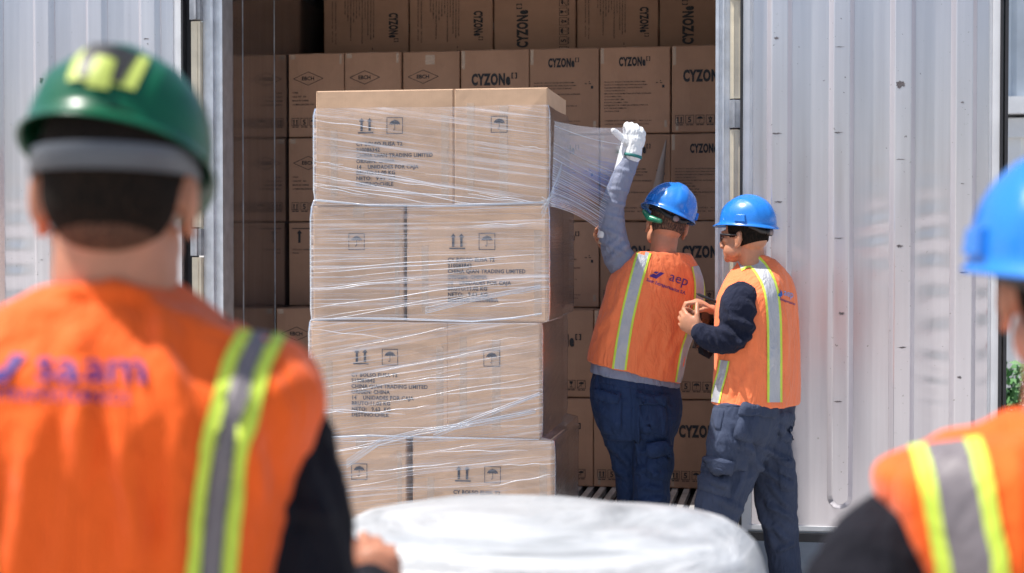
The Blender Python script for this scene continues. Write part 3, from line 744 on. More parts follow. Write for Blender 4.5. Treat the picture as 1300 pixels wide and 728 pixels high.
# ================================================================ STRETCH FILM ON THE STACK
wrap = empty('stretch_film', (ext[1][0]*.5+ext[1][1]*.5, YS+.4, ZP)); tag(wrap, 'clear streaky stretch film wound round the carton stack and pulled out to the gloved hand', 'plastic film')
def film_shell():
    top_z = zpix(137, 480, YS)
    levels = []                                              # (z, x0, x1, depth, slope, offset)
    def lev(t, z, off): e = ext[t]; levels.append((z, e[0]-off, e[1]+off, e[4]+off, off))
    lev(0, top_z, .004); n = 12
    for k in range(1, n): lev(0, top_z+(ext[0][2]+.03-top_z)*k/n, .010)
    lev(0, ext[0][2]+.03, .006); 
    for t in (1, 2, 3):
        e = ext[t]; lev(t, e[3]-.004, .007)
        for k in range(1, 12): lev(t, e[3]-.01+(e[2]+.008-e[3]+.01)*k/12, .0105)
        lev(t, e[2]+.006, .007)
    lev(3, ZP-.06, .009)
    NX, NS = 56, 34; mb = MB(); uvs = []; vs = []
    slope = [-.14, .02, .17, .13]
    def ins(f_, t): a_ = (1.1, .43, .62, .43)[t]; return 0 if t == 0 else .030*min(1, max(0, (f_-a_)/.15))
    for li, (z, x0, x1, dep, off) in enumerate(levels):
        t = 0 if z > ext[0][2] else (1 if z > ext[1][2] else (2 if z > ext[2][2] else 3))
        yf, yb = YS-off, YS+dep
        cs = [(x0+(x1-x0)*k/NX, yf) for k in range(NX+1)] + [(x1-ins(k/NS, t), yf+(yb-yf)*k/NS) for k in range(1, NS+1)] + \
             [((x1-ins(1, t))+(x0-x1+ins(1, t))*k/12, yb) for k in range(1, 13)] + [(x0, yb+(yf-yb)*k/NS) for k in range(1, NS)]
        acc = 0; pv = cs[0]
        for (x, y) in cs:
            acc += math.hypot(x-pv[0], y-pv[1]); pv = (x, y)
            tr = min(1, max(0, .5)) 
            q = noise.noise(Vector((acc*1.3, z*9, 1)))*.0016 + noise.noise(Vector((acc*4, (z+slope[t]*acc)*40, 7)))*.0016 + .0015
            nx_, ny_ = (0,-1) if y == yf else ((1,0) if x > x1-.04 else ((-1,0) if x == x0 else (0,1)))
            vs.append((x+nx_*q, y+ny_*q, z + (.004*noise.noise(Vector((acc*3,2,5))) if li == 0 else 0)))
            uvs.append((acc, z*1.0 - slope[t]*acc*(.35+.65*(z-ext[t][2])/BH if t==1 else 1)+t*1.7))
    n = len(cs); fs = [(i*n+j, (i)*n+(j+1)%n, (i+1)*n+(j+1)%n, (i+1)*n+j) for i in range(len(levels)-1) for j in range(n)]
    mb.add(vs, fs, 0, True); me = mb.mesh('wound_film'); uvl = me.uv_layers.new(name='UVMap')
    for lp in me.loops: uvl.data[lp.index].uv = uvs[lp.vertex_index]
    return link('wound_film', me, wrap, FILM)
film_shell()
# fine cords and gathers drawn tight over the stack
m = MB(); random.seed(5)
slopes = [(-.16,.05), (.03,.10), (.12,.08), (.14,.08)]
for t in range(4):
    e = ext[t]; top = e[3] if t else e[3]-.10
    for k in range(19):
        z = top-.01-(top-e[2])*random.random()**(.8 if t in (1,) else .62 if t == 0 else 1); a = random.uniform(e[0]-.006, e[1]-.1) if random.random() < .6 else e[0]-.006
        b = min(e[1]+.006, a+random.uniform(.12, 1.1)); sl = random.gauss(*slopes[t])*(-1 if False else 1); sl = sl if t else -abs(sl)
        if t == 1: sl = .02+.22*max(0, (e[3]-z)/BH-.35)
        rr = random.uniform(.0003, .0009); ph = random.random()*6; pts = []
        for i in range(15):
            x = a+(b-a)*i/14; zq = z+sl*(x-a)+.0022*math.sin(i*.9+ph); zq = max(e[2]+.004, min(e[3]-.004, zq)); pts.append((x, YS-.0150, zq))
        m.tube(pts, [rr*(.5+math.sin(math.pi*i/14)) for i in range(15)], 5, caps=False)
def gather(pts, wd, nk=9):
    pts = [W(a, b, YS-.0155) for a, b in pts]; pts = [Vector((min(ext[1][1]+.01, p.x), p.y, p.z)) for p in pts]
    for k in range(nk):
        j = [p + Vector((0, -.001*(k%3), (k-nk/2)*wd/nk*(1-.7*i/len(pts)) + random.uniform(-.002,.002))) for i, p in enumerate(pts)]
        m.tube(j, [random.uniform(.0004,.0012) for _ in j], 5, caps=False)
gather([(440,588),(480,562),(530,549),(600,538),(680,522)], .035); gather([(396,406),(450,404),(500,405),(600,408),(650,404),(688,398)], .008, 6)
gather([(400,254),(470,261),(560,262),(690,257)], .008, 7); gather([(398,556),(470,553),(560,556),(684,558)], .006, 5)
gather([(550,552),(620,525),(685,500)], .025, 5); gather([(540,394),(600,380),(686,364)], .03, 6)
FOLDW = simple('film_fold', (.66, .71, .80), .2, 0, .05, 20); m.build('film_fold', FOLDW, wrap)

# pulled sheet from the stack's right edge to the roll in the raised hand
def pulled():
    A0, A1 = W(704, 154, YS+.02), W(700, 262, YS-.012)        # on the stack corner
    B0, B1 = P(797, 162, 6.86), P(762, 292, 6.86)             # on the roll
    NU, NV = 44, 40; vs = []; uv = []
    for i in range(NV+1):
        for j in range(NU+1):
            s, t = j/NU, i/NV
            a = A0.lerp(A1, t**.9); b = B0.lerp(B1, t**.55)
            p = a.lerp(b, s); sag = math.sin(math.pi*s)
            p = p + Vector((0, -.018*math.sin(t*22+s*2)*(.25+t)*.5*sag, 0)) + Vector((0, 0, -.012*sag*(1-t)+.014*sag*t))
            p += Vector((0, .004*noise.noise(Vector((s*2, t*30, 3))), 0))
            vs.append(p); uv.append((s*.9, t*.45+.02*s))
    mb = MB(); mb.add(vs, [(i*(NU+1)+j, i*(NU+1)+j+1, (i+1)*(NU+1)+j+1, (i+1)*(NU+1)+j) for i in range(NV) for j in range(NU)], 0, True)
    me = mb.mesh('pulled_sheet'); l = me.uv_layers.new(name='UVMap')
    for lp in me.loops: l.data[lp.index].uv = uv[lp.vertex_index]
    link('pulled_sheet', me, wrap, FILM_PULL)
    mb = MB(); random.seed(11)
    for k in range(30):                                       # tight cords where the sheet gathers
        t = .04 + .96*(k/29)**.62 + random.uniform(-.008,.008); t = min(t, 1)
        if k < 9 and k % 2: continue
        a = A0.lerp(A1, t**.9); b = B0.lerp(B1, min(1, t+random.uniform(-.008,.008))**.55)
        pts = []
        for j in range(13):
            s = j/12; sag = math.sin(math.pi*s); p = a.lerp(b, s) + Vector((0, -.018*math.sin(t*22+s*2)*(.25+t)*.5*sag-.003, -.012*sag*(1-t)+.014*sag*t))
            pts.append(p)
        mb.tube(pts, [random.uniform(.0004, .0010)]*13, 5, caps=False)
    for k in range(12):                                       # cords that run on round the corner
        a = W(690+random.uniform(-4,2), 250+k*2.5, YS-.012); b = W(705+k*.8, 262-k*5, YS+.05)
        mb.tube([a, a.lerp(b,.5)+Vector((0,-.01,0)), b], .0009, 5, caps=False)
    mb.build('film_cord', FOLDW, wrap)
pulled()
roll = empty('film_roll', P(768, 306, 6.93)); tag(roll, 'small roll of stretch film held upright by the reaching worker', 'film roll')
m = MB(); a, b = P(768, 304, 6.93), P(801, 178, 6.93); m.tube([a, a.lerp(b,.03), a.lerp(b,.97), b], [.034,.037,.037,.034], 24, caps=False); ro = m.build('wound_roll', simple('roll_film', (.78,.80,.84), .25, 0, .06, 10), roll)
m = MB(); ax = (b-a).normalized(); m.tube([a-ax*.025, b+ax*.02], .026, 18, caps=False); m.build('cardboard_core', simple('core_card', (.5,.36,.27), .8), roll)
# strip of film hanging in the container behind
tail = MB(); vs = []
for i in range(21):
    t = i/20; c = W(846 - 10*t, 178+90*t, 8.46); hw = .004 + .05*t**.8
    vs += [c+Vector((-hw, .004*math.sin(t*9), 0)), c+Vector((0,-.012,0)), c+Vector((hw*.25, .006, 0))]
tail.add(vs, [(i*3+j, i*3+j+1, i*3+j+4, i*3+j+3) for i in range(20) for j in range(2)], 0, True)
to = tail.build('film_scrap', simple('scrap_film', (.26,.20,.17), .3), None)
tag(to, 'loose pale scrap of film hanging on the cartons above a blue helmet', 'plastic film')

# ================================================================ PEOPLE
def S_(uL, vL, uR, vR, d, b, th):
    """torso section from its silhouette ends in px, half depth b, body turned by th (deg)"""
    L, Rr = P(uL, vL, d), P(uR, vR, d); e = (Rr-L); Wd = e.length/2; e.normalize(); c = (L+Rr)/2; t = R(th)
    a = math.sqrt(max(Wd**2 - (b*math.sin(t))**2, .0004)) / max(abs(math.cos(t)), .3)
    n = (NF - e*NF.dot(e)).normalized()
    return c, (e*math.cos(t)+n*math.sin(t))*a, (n*math.cos(t)-e*math.sin(t))*b
def loft(mb, secs, n=36, ex=2.3, shrink=0.):
    rs = []
    for c, A, B in secs:
        ka = max(.1, 1-shrink/A.length); kb = max(.1, 1-shrink/B.length); r = []
        for k in range(n):
            t = 2*math.pi*k/n; cc, ss = math.cos(t), math.sin(t)
            r.append(c + A*ka*math.copysign(abs(cc)**(2/ex), cc) + B*kb*math.copysign(abs(ss)**(2/ex), ss))
        rs.append(r)
    # resample smoothly along the height
    out = []
    for i in range(len(rs)-1):
        for q in range(4):
            t = q/4; p0, p1, p2, p3 = rs[max(i-1,0)], rs[i], rs[i+1], rs[min(i+2,len(rs)-1)]
            out.append([.5*((2*b)+(c-a)*t+(2*a-5*b+4*c-d)*t*t+(3*b-a-3*c+d)*t**3) for a, b, c, d in zip(p0, p1, p2, p3)])
    out.append(rs[-1]); mb.rings(out)
def limb(mb, js, grow=0., n=18):                             # js: (u, v, d, r) or (Vector, r)
    pts, rad = [], []
    for j in js:
        if len(j) == 4: pts.append(P(*j[:3])); rad.append(j[3]+grow)
        else: pts.append(Vector(j[0])); rad.append(j[1]+grow)
    P2, R2 = [], []
    for i in range(len(pts)-1):
        for q in range(4):
            t = q/4; a, b, c, d = pts[max(i-1,0)], pts[i], pts[i+1], pts[min(i+2,len(pts)-1)]
            P2.append(.5*((2*b)+(c-a)*t+(2*a-5*b+4*c-d)*t*t+(3*b-a-3*c+d)*t**3)); R2.append(rad[i]*(1-t)+rad[i+1]*t)
    P2.append(pts[-1]); R2.append(rad[-1]); mb.tube(P2, R2, n)
def frame(fwd, up):
    u = Vector(up).normalized(); f = Vector(fwd); f = (f-u*f.dot(u)).normalized(); return f.cross(u), f, u     # right, forward, up
def head(mb, c, fr, s=1.):
    r, f, u = fr; c = Vector(c)
    def E(x, y, z, a, b, d): mb.ell(c+(r*x+f*y+u*z)*s, (r*a*s, f*b*s, u*d*s), 20, 14)
    E(0, -.012, .030, .076, .098, .090)                      # skull
    E(0, -.035, -.005, .070, .066, .070)                     # occiput
    E(0, .040, -.030, .060, .056, .078)                      # face
    E(0, .058, -.083, .040, .040, .032)                      # jaw / chin
    E(0, .086, -.098, .020, .016, .017)
    for q in (-1, 1):
        E(q*.044, .040, -.062, .022, .042, .034); E(q*.040, .070, -.018, .022, .020, .018)
        E(q*.079, -.006, -.020, .007, .018, .032); E(q*.085, -.016, -.012, .008, .010, .030); E(q*.081, .002, -.046, .007, .009, .011)
        E(q*.028, .086, .016, .022, .012, .008); E(q*.011, .106, -.047, .009, .012, .009)
    E(0, .098, -.005, .010, .014, .030); E(0, .108, -.034, .012, .017, .015); E(0, .096, -.066, .021, .010, .006); E(0, .094, -.078, .018, .011, .007)
def hand(mb, wrist, fwd, palm_n, thumb_side, curl=(.9,.9,.9,.9), spread=.12, s=1., thumb=(.6,.4), grow=0.):
    """fwd wrist->knuckles, palm_n = direction the palm faces, thumb_side = direction of the thumb"""
    f = Vector(fwd).normalized(); n = Vector(palm_n); n = (n-f*n.dot(f)).normalized(); t = Vector(thumb_side); t = (t-f*t.dot(f)-n*t.dot(n)).normalized()
    w_ = Vector(wrist); g = grow
    mb.tube([w_-f*.03*s, w_+f*.01*s], [.025*s+g, .026*s+g], 14)
    mb.ell(w_+f*.045*s, (t*(.042*s+g), n*(.017*s+g), f*.055*s), 16, 10)
    mb.ell(w_+f*.070*s, (t*(.043*s+g), n*(.014*s+g), f*.026*s), 16, 10)
    mb.ell(w_+f*.032*s+t*.024*s+n*.008*s, (t*.018*s, n*.018*s, f*.032*s), 12, 8)
    L = [(.046,.027,.021), (.050,.030,.022), (.046,.028,.021), (.036,.021,.018)]
    for i in range(4):
        base = w_ + f*(.088-.006*abs(i-1.2))*s + t*(.031-.0205*i)*s; d = (f + t*(1.5-i)*spread).normalized(); p = base-d*.015*s; pts = [p, base]; a = 0
        c = curl[i]
        for k, ln in enumerate(L[i]):
            a += c*(.75, 1.05, .7)[k]; dd = d*math.cos(a)+n*math.sin(a); pts.append(pts[-1]+dd*ln*s)
        rr = (.0088, .0083, .0076, .0068)[i] if i == 3 else .0092
        mb.tube(pts, [rr*s+g, rr*s+g, rr*.98*s+g, rr*.92*s+g, rr*.8*s+g], 10)
    a, b = thumb; d = (t*.8+f*.65+n*.25).normalized(); p0 = w_+f*.022*s+t*.026*s
    d2 = (d*math.cos(a)+(f*.4+n)*math.sin(a)).normalized(); d3 = (d2*math.cos(b)+(n+f*.3)*math.sin(b)).normalized()
    mb.tube([p0, p0+d*.036*s, p0+d*.036*s+d2*.032*s, p0+d*.036*s+d2*.032*s+d3*.024*s], [.013*s+g, .0112*s+g, .0102*s+g, .0088*s+g], 10)
def helmet(parent, c, fr, mat, s=1., knob=True, slot=True, band=LINER, sticker=False, slotlab=None, bdz=0.):
    r, f, u = fr; c = Vector(c); mb = MB(); n = 96
    A, Bk, Bf, H = .116*s, .138*s, .142*s, .124*s
    def pt(az, t, grow=0.):                                  # az from forward, t 0 top .. 1 rim
        x, y = math.sin(az), math.cos(az); yb = Bf if y > 0 else Bk
        rr = math.sin(t*math.pi/2)**.93; z = H*math.cos(t*math.pi/2)**.85 - .012*s*t
        px, py = A*x*rr*(1+.03*t), yb*y*rr*(1+.03*t)
        lat = px/A; ridge = .0045*s/(1+math.exp((abs(lat)-.20)/.022)) * min(1, (1-t)*5) * (1 if t < .9 else 0)
        rg2 = .0035*s*math.exp(-((abs(lat)-.56+.12*(py/yb))/.05)**2) * min(1, max(0, (.92-t))*6) * min(1, t*3)
        k = 1+(ridge+rg2+grow)/A
        return c + r*px*k + f*py*k + u*(z*(1+(ridge+grow)/H))
    M_ = 26; rings = []
    for i in range(1, M_+1):
        t = i/M_; rings.append([pt(2*math.pi*k/n, t) for k in range(n)])
    def rim(out, dz):
        q = []
        for k in range(n):
            az = 2*math.pi*k/n; x, y = math.sin(az), math.cos(az); yb = Bf if y > 0 else Bk
            vis = max(0, y)**3*.8; rear = max(0, -y)**4
            o = out*(.006+.040*vis+.008*rear+.004)*s
            px, py = (A*1.03+o*.8)*x, (yb*1.03+o)*y
            q.append(c + r*px + f*py + u*(-.012*s + dz*s - out*(.016*vis+.007*rear+.003)*s))
        return q
    rings += [rim(.35, -.003), rim(.8, -.006), rim(1., -.0075), rim(1.02, -.0105), rim(.8, -.011), rim(.2, -.008)]
    for t in (.98, .85, .65, .4, .15): rings.append([pt(2*math.pi*k/n, t, -.004*s) for k in range(n)])
    mb.add([pt(0, .001)], [])
    vs = [p for rg in rings for p in rg]; fs = [(1+k, 1+(k+1)%n, 0) for k in range(n)]
    for i in range(len(rings)-1):
        for k in range(n): k2 = (k+1)%n; fs.append((1+i*n+k, 1+(i+1)*n+k, 1+(i+1)*n+k2, 1+i*n+k2))
    mb = MB(); mb.add([pt(0, .001)]+vs, fs, 0, True)
    if slot:
        for q in (-1, 1):                                    # accessory slots on both sides
            for az0 in (math.pi/2+.25,):
                p = [pt(q*(az0+da), tt, gg) for da, tt, gg in ((-.17,.84,.001),(.17,.84,.001),(.2,.985,.001),(-.2,.985,.001),(-.15,.86,.009*s),(.15,.86,.009*s),(.18,.975,.009*s),(-.18,.975,.009*s))]
                mb.add(p, [(4,5,6,7),(0,1,5,4),(1,2,6,5),(2,3,7,6),(3,0,4,7)])
        p = [pt(da, tt, gg) for da, tt, gg in ((-.12,.8,0),(.12,.8,0),(.15,.95,0),(-.15,.95,0),(-.1,.82,.006*s),(.1,.82,.006*s),(.13,.94,.006*s),(-.13,.94,.006*s))]
        mb.add(p, [(4,5,6,7),(0,1,5,4),(1,2,6,5),(2,3,7,6),(3,0,4,7)])
    h = empty('hard_hat', c); h.parent = parent; h.location = c - world_loc(parent)
    bm_o = mb.build('shell', mat, h)
    # suspension band below the shell; bdz lowers it as dark shade under the rim
    mb = MB(); K = 40; rg = []
    for dz, gr in ((-.004+bdz,-.012),(-.030+bdz*1.9,-.016+bdz*.2),(-.030+bdz*1.9,-.022+bdz*.2),(-.004+bdz,-.022)):
        rg.append([c + r*(A+gr*s)*math.sin(2*math.pi*k/K)*.92 + f*((Bf if math.cos(2*math.pi*k/K) > 0 else Bk)+gr*s)*math.cos(2*math.pi*k/K)*.9 + u*(dz*s - .020*s*max(0,-math.cos(2*math.pi*k/K)) ) for k in range(K)])
    rg.append(rg[0]); mb.rings(rg, 0, False, False); mb.build('headband', band, h)
    if knob:
        p = c - f*(Bk-.012*s) - u*.047*s; mb = MB()
        mb.tube([p+f*.012*s, p-f*.010*s], .019*s, 20, caps=False); mb.build('adjusting_knob', BLACKP, h)
        mb = MB(); mb.tube([p-f*.009*s, p-f*.013*s], .014*s, 20, caps=False); mb.build('knob_cap', KNOB, h)
        mb = MB()
        for q in (-1, 1): mb.tube([p+f*.005*s, p+f*.02*s+r*q*.035*s+u*.002*s, p+f*.06*s+r*q*.075*s+u*.022*s], [.012*s,.013*s,.010*s], 8)
        mb.build('rear_strap', LINER, h)
    return h, pt
def hairpiece(parent, c, fr, mat, low=-.055, s=1.):
    r, f, u = fr; mb = MB(); c = Vector(c)
    for (x,y,z,a,b,d) in ((0,-.012,.030,.0785,.1005,.092),(0,-.036,-.004,.0725,.0685,.073)):
        mb.ell(c+(r*x+f*y+u*z)*s, (r*a*s, f*b*s, u*d*s), 40, 30)
    me = fuse(mb, .005*s, 2); bm = bmesh.new(); bm.from_mesh(me)
    for g_, co_, no_ in ((0, c+f*.052*s+u*.03*s, f+u*-.1), (0, c+u*low*s, -u-f*.25)):
        bmesh.ops.bisect_plane(bm, geom=bm.verts[:]+bm.edges[:]+bm.faces[:], plane_co=co_, plane_no=no_, clear_outer=True)
    bmesh.ops.bisect_plane(bm, geom=bm.verts[:]+bm.edges[:]+bm.faces[:], plane_co=c-u*.028*s-f*0.0, plane_no=f*1-u*.35+Vector((0,0,0)), clear_outer=False)
    dl_ = [v for v in bm.verts if (v.co-c).dot(f) > .012*s and (v.co-c).dot(u) < -.012*s]
    bmesh.ops.delete(bm, geom=dl_, context='VERTS')
    bm.to_mesh(me); bm.free(); me.name = 'hair'
    return link('hair', me, parent, mat, True)
def cloth(name, mb, mat, parent, voxel=.008, sm=3, amp=.004, sc=(9,9,3.5), seed=0., folds=(), fine=.3):
    me = fuse(mb, voxel, sm); crumple(me, amp, sc, seed, folds, fine); bv = bvh_of(me); me.name = name
    o = link(name, me, parent, mat, True); return o, bv
def boots(parent, feet):
    for a, toe, sz in feet:                                  # ankle point, toe direction
        mb = MB(); a = Vector(a); t = Vector(toe).normalized(); g = Vector((a.x, a.y, 0))
        mb.tube([a+Vector((0,0,.10)), a+Vector((0,0,.0)), g-t*.02+Vector((0,0,.05))], [.056,.054,.046], 16)
        mb.tube([g-t*.055+Vector((0,0,.045)), g+t*.04+Vector((0,0,.05)), g+t*.12+Vector((0,0,.043)), g+t*.17+Vector((0,0,.038))], [.040,.046,.045,.034], 16)
        me = fuse(mb, .008, 3); 
        for v in me.vertices: v.co.z = max(v.co.z, .016)
        b = link('boot', me, parent, BOOT, True)
        sb = MB(); r_ = t.cross(Vector((0,0,1))); K = 20; ol = []
        for k in range(K): q = 2*math.pi*k/K; ol.append(g+t*(.055+.145*math.cos(q))+r_*.048*math.sin(q))
        sb.rings([[p+Vector((0,0,0)) for p in ol], [p+Vector((0,0,.022)) for p in ol]], 0, False); so_ = MB(); sb.build('sole', RUBBER, b)

# ---------------------------------------------------------------- reaching worker (seen from behind, left arm up)
D = 6.95
pa = empty('person', PZ(815, D, 0)); tag(pa, 'worker in orange vest reaching up with a white glove beside the wrapped stack', 'person')
TH = 20
torso = [S_(752,486,862,505,D,.115,TH), S_(752,455,868,480,D,.12,TH), S_(760,410,878,425,D,.13,TH), S_(772,368,889,385,D,.13,TH), S_(786,340,886,352,D,.115,TH), S_(806,324,874,330,D,.085,TH)]
hipsec = [S_(756,467,859,486,D,.104,TH), S_(750,496,865,508,D,.122,TH), S_(756,530,863,535,D,.125,TH), S_(768,556,856,556,D,.095,TH)]
H1 = frame((-.25, .95, .12), (.20, .05, .98)); HC = P(847, 284, D+.03)
mb = MB(); loft(mb, torso, shrink=.03); loft(mb, hipsec, shrink=.03)
limb(mb, [(838,345,D,.058),(842,318,D,.056),(845,295,D+.01,.058)]); head(mb, HC, H1)
ARM = [(800,352,D,.058),(785,322,D-.02,.053),(778,266,D-.02,.044),(789,228,D-.03,.038),(804,194,D-.03,.028)]
limb(mb, ARM, -.01)
ARM2 = [(874,365,D+.02,.058),(868,405,D+.14,.05),(830,385,D+.24,.042),(798,336,D+.20,.032),(783,319,D+.12,.026)]
limb(mb, ARM2, -.008)
hand(mb, P(784,318,D+.10), (-1,-.25,.35), (.2,-.5,.8), (.1,-.3,.9), (.7,.8,.9,.9), .06, .9, (.5,.4))
LEGA = [[(786,545,D+.03,.080),(795,590,D+.06,.056),(800,640,D+.09,.052),(800,700,D+.10,.053),(797,752,D+.08,.042)], [(832,540,D-.01,.09),(828,600,D-.01,.078),(826,648,D-.02,.062),(827,700,D,.055),(829,752,D,.042)]]
for l in LEGA: limb(mb, l, -.018)
for q, pz in ((0, PZ(797,D+.08,.07)), (1, PZ(829,D,.07))): mb.tube([pz+Vector((0,0,.03)), pz+Vector((-.02,.12,-.03))], [.035,.03], 10)
me = fuse(mb, .0052, 2); link('body', me, pa, SKIN, True)
hairpiece(pa, HC, H1, HAIR2, -.055)
# shirt
mb = MB(); loft(mb, [S_(748,472,864,494,D,.124,TH), S_(750,462,864,482,D,.124,TH)]+torso[1:], shrink=.004)
limb(mb, [(806,352,D,.068),(785,326,D-.02,.063),(778,296,D-.02,.056),(777,266,D-.02,.051),(786,236,D-.03,.045),(798,208,D-.03,.039),(803,197,D-.03,.034)])
limb(mb, ARM2[:-1], .008)
F = [(758,302,800,328,3,.004),(760,288,792,303,3,.004),(760,270,795,280,2.5,.003),(764,255,798,262,2.5,.003),(768,335,800,308,4,.005),(772,240,800,244,2.5,.002),(783,215,806,221,2.5,.002),(790,300,765,320,3,.003)]
cloth('shirt', mb, GREYKNIT, pa, .0055, 2, .003, (14,14,14), 3., F, .5)
# trousers
mb = MB(); loft(mb, hipsec)
GA = [[(786,545,D+.03,.082),(795,590,D+.06,.056),(800,640,D+.09,.052),(800,700,D+.10,.055),(794,752,D+.08,.066)],
      [(829,545,D-.01,.094),(828,590,D-.01,.082),(827,640,D-.02,.074),(827,700,D,.076),(829,755,D,.072)]]
for l in GA: limb(mb, l, 0)
F = [(808,515,812,600,4,-.0),(809,500,810,575,3,.012),(812,575,850,566,4,.009),(806,600,846,585,4,.007),(812,618,842,622,4,.007),(770,560,800,590,4,.007),(806,640,848,632,4,.006),(775,590,798,610,4,.006),(766,520,790,545,4,.006),(758,500,800,512,3,.004),(830,500,852,520,3,.004),(815,545,848,556,3,.006),(848,560,858,620,4,.006),(812,520,822,555,3,.006)]
tro, bvt = cloth('trousers', mb, TROUS_A, pa, .0065, 1, .005, (10,10,7), 1., F, .5)
for q in F: pass
patch('back_pocket', bvt, [(757,500),(792,503),(790,556),(764,552)], D, TROUS_A, tro, .014)
patch('back_pocket', bvt, [(812,508),(846,510),(849,556),(812,550)], D, TROUS_A, tro, .016)
patch('pocket_flap', bvt, [(753,494),(790,498),(787,512),(757,510)], D, TROUS_A, tro, .006, .016)
patch('pocket_flap', bvt, [(806,500),(850,503),(846,517),(808,514)], D, TROUS_A, tro, .006, .018)
patch('cargo_pocket', bvt, [(822,566),(852,570),(850,614),(818,608)], D, TROUS_A, tro, .018)
patch('pocket_flap', bvt, [(820,560),(853,566),(852,582),(820,576)], D, TROUS_A, tro, .006, .022)
patch('waistband', bvt, [(754,476),(862,493),(863,503),(753,486)], D, TROUS_A, tro, .003, .002)
boots(pa, [(PZ(797,D+.08,.07), (-.3,.95,0), 1), (PZ(829,D,.07), (.05,1,0), 1)])
# vest
mb = MB(); loft(mb, [S_(747,458,862,487,D,.135,TH), S_(749,448,866,474,D,.135,TH), S_(757,412,878,430,D,.138,TH), S_(768,378,890,396,D,.14,TH), S_(776,352,893,366,D,.13,TH), S_(790,333,886,342,D,.115,TH), S_(808,320,876,323,D,.085,TH)], ex=2.5)
F = [(800,335,770,440,5,.004),(850,400,845,480,5,.004),(872,400,862,480,4,.007),(830,400,800,470,6,.004),(758,420,780,395,5,.005),(868,420,850,455,4,.006)]
vest, bvv = cloth('safety_vest', mb, ORANGE2, pa, .0065, 2, .006, (8,8,3.5), 5., F)
ribbon('reflective_stripe', bvv, [(822,309),(815,330),(806,362),(797,400),(790,440),(786,469)], 18, D, [SILVER, YELLOW], vest)
ribbon('reflective_stripe', bvv, [(884,338),(888,362),(886,392),(877,425),(872,440),(868,460),(863,486)], 14, D, [SILVER, YELLOW], vest)
def swoosh(f, k=1.):
    f.poly([(0,0),(.30*k,.0),(.42*k,.16*k),(.20*k,.13*k),(.14*k,.17*k),(.06*k,.10*k)]); f.poly([(.24*k,.06*k),(.40*k,.02*k),(.62*k,.30*k),(.44*k,.27*k),(.40*k,.31*k),(.30*k,.24*k)][::1])
    f.poly([(0,0),(.36*k,-.02*k),(.62*k,.30*k),(.48*k,.30*k),(.33*k,.10*k),(.1*k,.12*k)])
f = Flat(); f.poly([(0,.0),(9,-.6),(16,9),(11,8.6),(8,4.2),(6.4,4.2),(3,4)]); f.poly([(3.6,5.4),(7.4,5.2),(9.5,8.2),(5.2,7.6)])
A_ = (1.0,.33); B_ = (.33,-1.0)
decal('printed_emblem', bvv, f, (824,351), A_, B_, D, PURPLE, vest, .0045, 3)
f = Flat(); f.text('aep', 0, 0, 17, bold=-.004, sx=1.0, space=1.0); decal('printed_letters', bvv, f, (848,356), A_, B_, D, PURPLE, vest, .0045, 3)
f = Flat(); f.text('Saam Extraportuarios S.A.', 0, 0, 5.6, bold=.02, sx=.87); decal('printed_letters', bvv, f, (820,357), (.96,.34), B_, D, PURPLE, vest, .0045, 3)
# helmet
hh, hp = helmet(pa, P(851,266,D+.03), frame((-.50,.82,-.34), (.36,.14,.91)), BLUEH, .94)
mb = MB(); mb.tube([P(818,269,D-.0), P(824,277,D-.05), P(838,281,D-.08)], [.010,.015,.010], 10); mb.build('green_brow_pad', GREENP, hh)
# glove
gl = empty('work_glove', P(803,188,D-.03)); gl.parent = pa; gl.location = P(803,188,D-.03)-pa.location
mb = MB(); hand(mb, P(806,190,D-.05), (.06,-.05,1), (-.35,.90,.0), (-.85,-.30,.45), (1.25,1.45,1.5,1.5), .06, .95, (-.05,-.1), .004)
mb.tube([P(804,196,D-.05), P(805,186,D-.05), P(806,180,D-.05)], [.035,.034,.035], 16)
me = fuse(mb, .004, 2); crumple(me, .0022, (40,40,40), 2.); link('glove_body', me, gl, GLOVE, True)
mb = MB(); mb.tube([P(803,200,D-.05), P(803.8,196.5,D-.05)], [.039,.039], 20, caps=False); mb.build('glove_cuff', GLOVEC, gl)

# ---------------------------------------------------------------- second worker (profile, writing)
D = 6.72
pb = empty('person', PZ(955, D, 0)); tag(pb, 'worker in sunglasses, orange vest and dark sweatshirt holding a pen and black device', 'person')
TH = 58
H2 = frame((-.88,.42,-.10), (-.02,.02,1)); HC = P(946, 299, D)
torso = [S_(918,505,1004,505,D,.105,TH), S_(918,480,1004,480,D,.105,TH), S_(922,430,1000,430,D,.11,TH), S_(924,390,1000,390,D,.11,TH), S_(930,355,992,352,D,.105,TH), S_(938,335,975,333,D,.07,TH)]
hipsec = [S_(906,508,1014,512,D,.12,TH), S_(898,535,1012,530,D,.13,TH), S_(894,560,1006,556,D,.115,TH), S_(902,590,1000,580,D,.085,TH)]
mb = MB(); loft(mb, torso, shrink=.03); loft(mb, hipsec, shrink=.03)
limb(mb, [(960,350,D,.056),(955,330,D,.054),(951,312,D,.056)]); head(mb, HC, H2, .95)
SLV = [(946,378,D-.13,.058),(938,398,D-.17,.060),(936,428,D-.17,.054),(912,432,D-.19,.045),(888,421,D-.17,.034)]
limb(mb, SLV, -.010)
SLV2 = [(950,362,D+.16,.058),(940,410,D+.12,.052),(925,420,D+.06,.045),(908,398,D+.0,.034)]
limb(mb, SLV2, -.010)
hand(mb, P(906,396,D-.02), (-.85,-.1,.55), (-.2,.1,-1), (-.4,-.85,.3), (.9,1.0,1.05,1.1), .05, .95, (.5,.3))
hand(mb, P(888,420,D-.17), (-.75,.25,.45), (.25,.75,.1), (-.1,.2,1), (.95,1.0,1.0,1.05), .05, .95, (.5,.4))
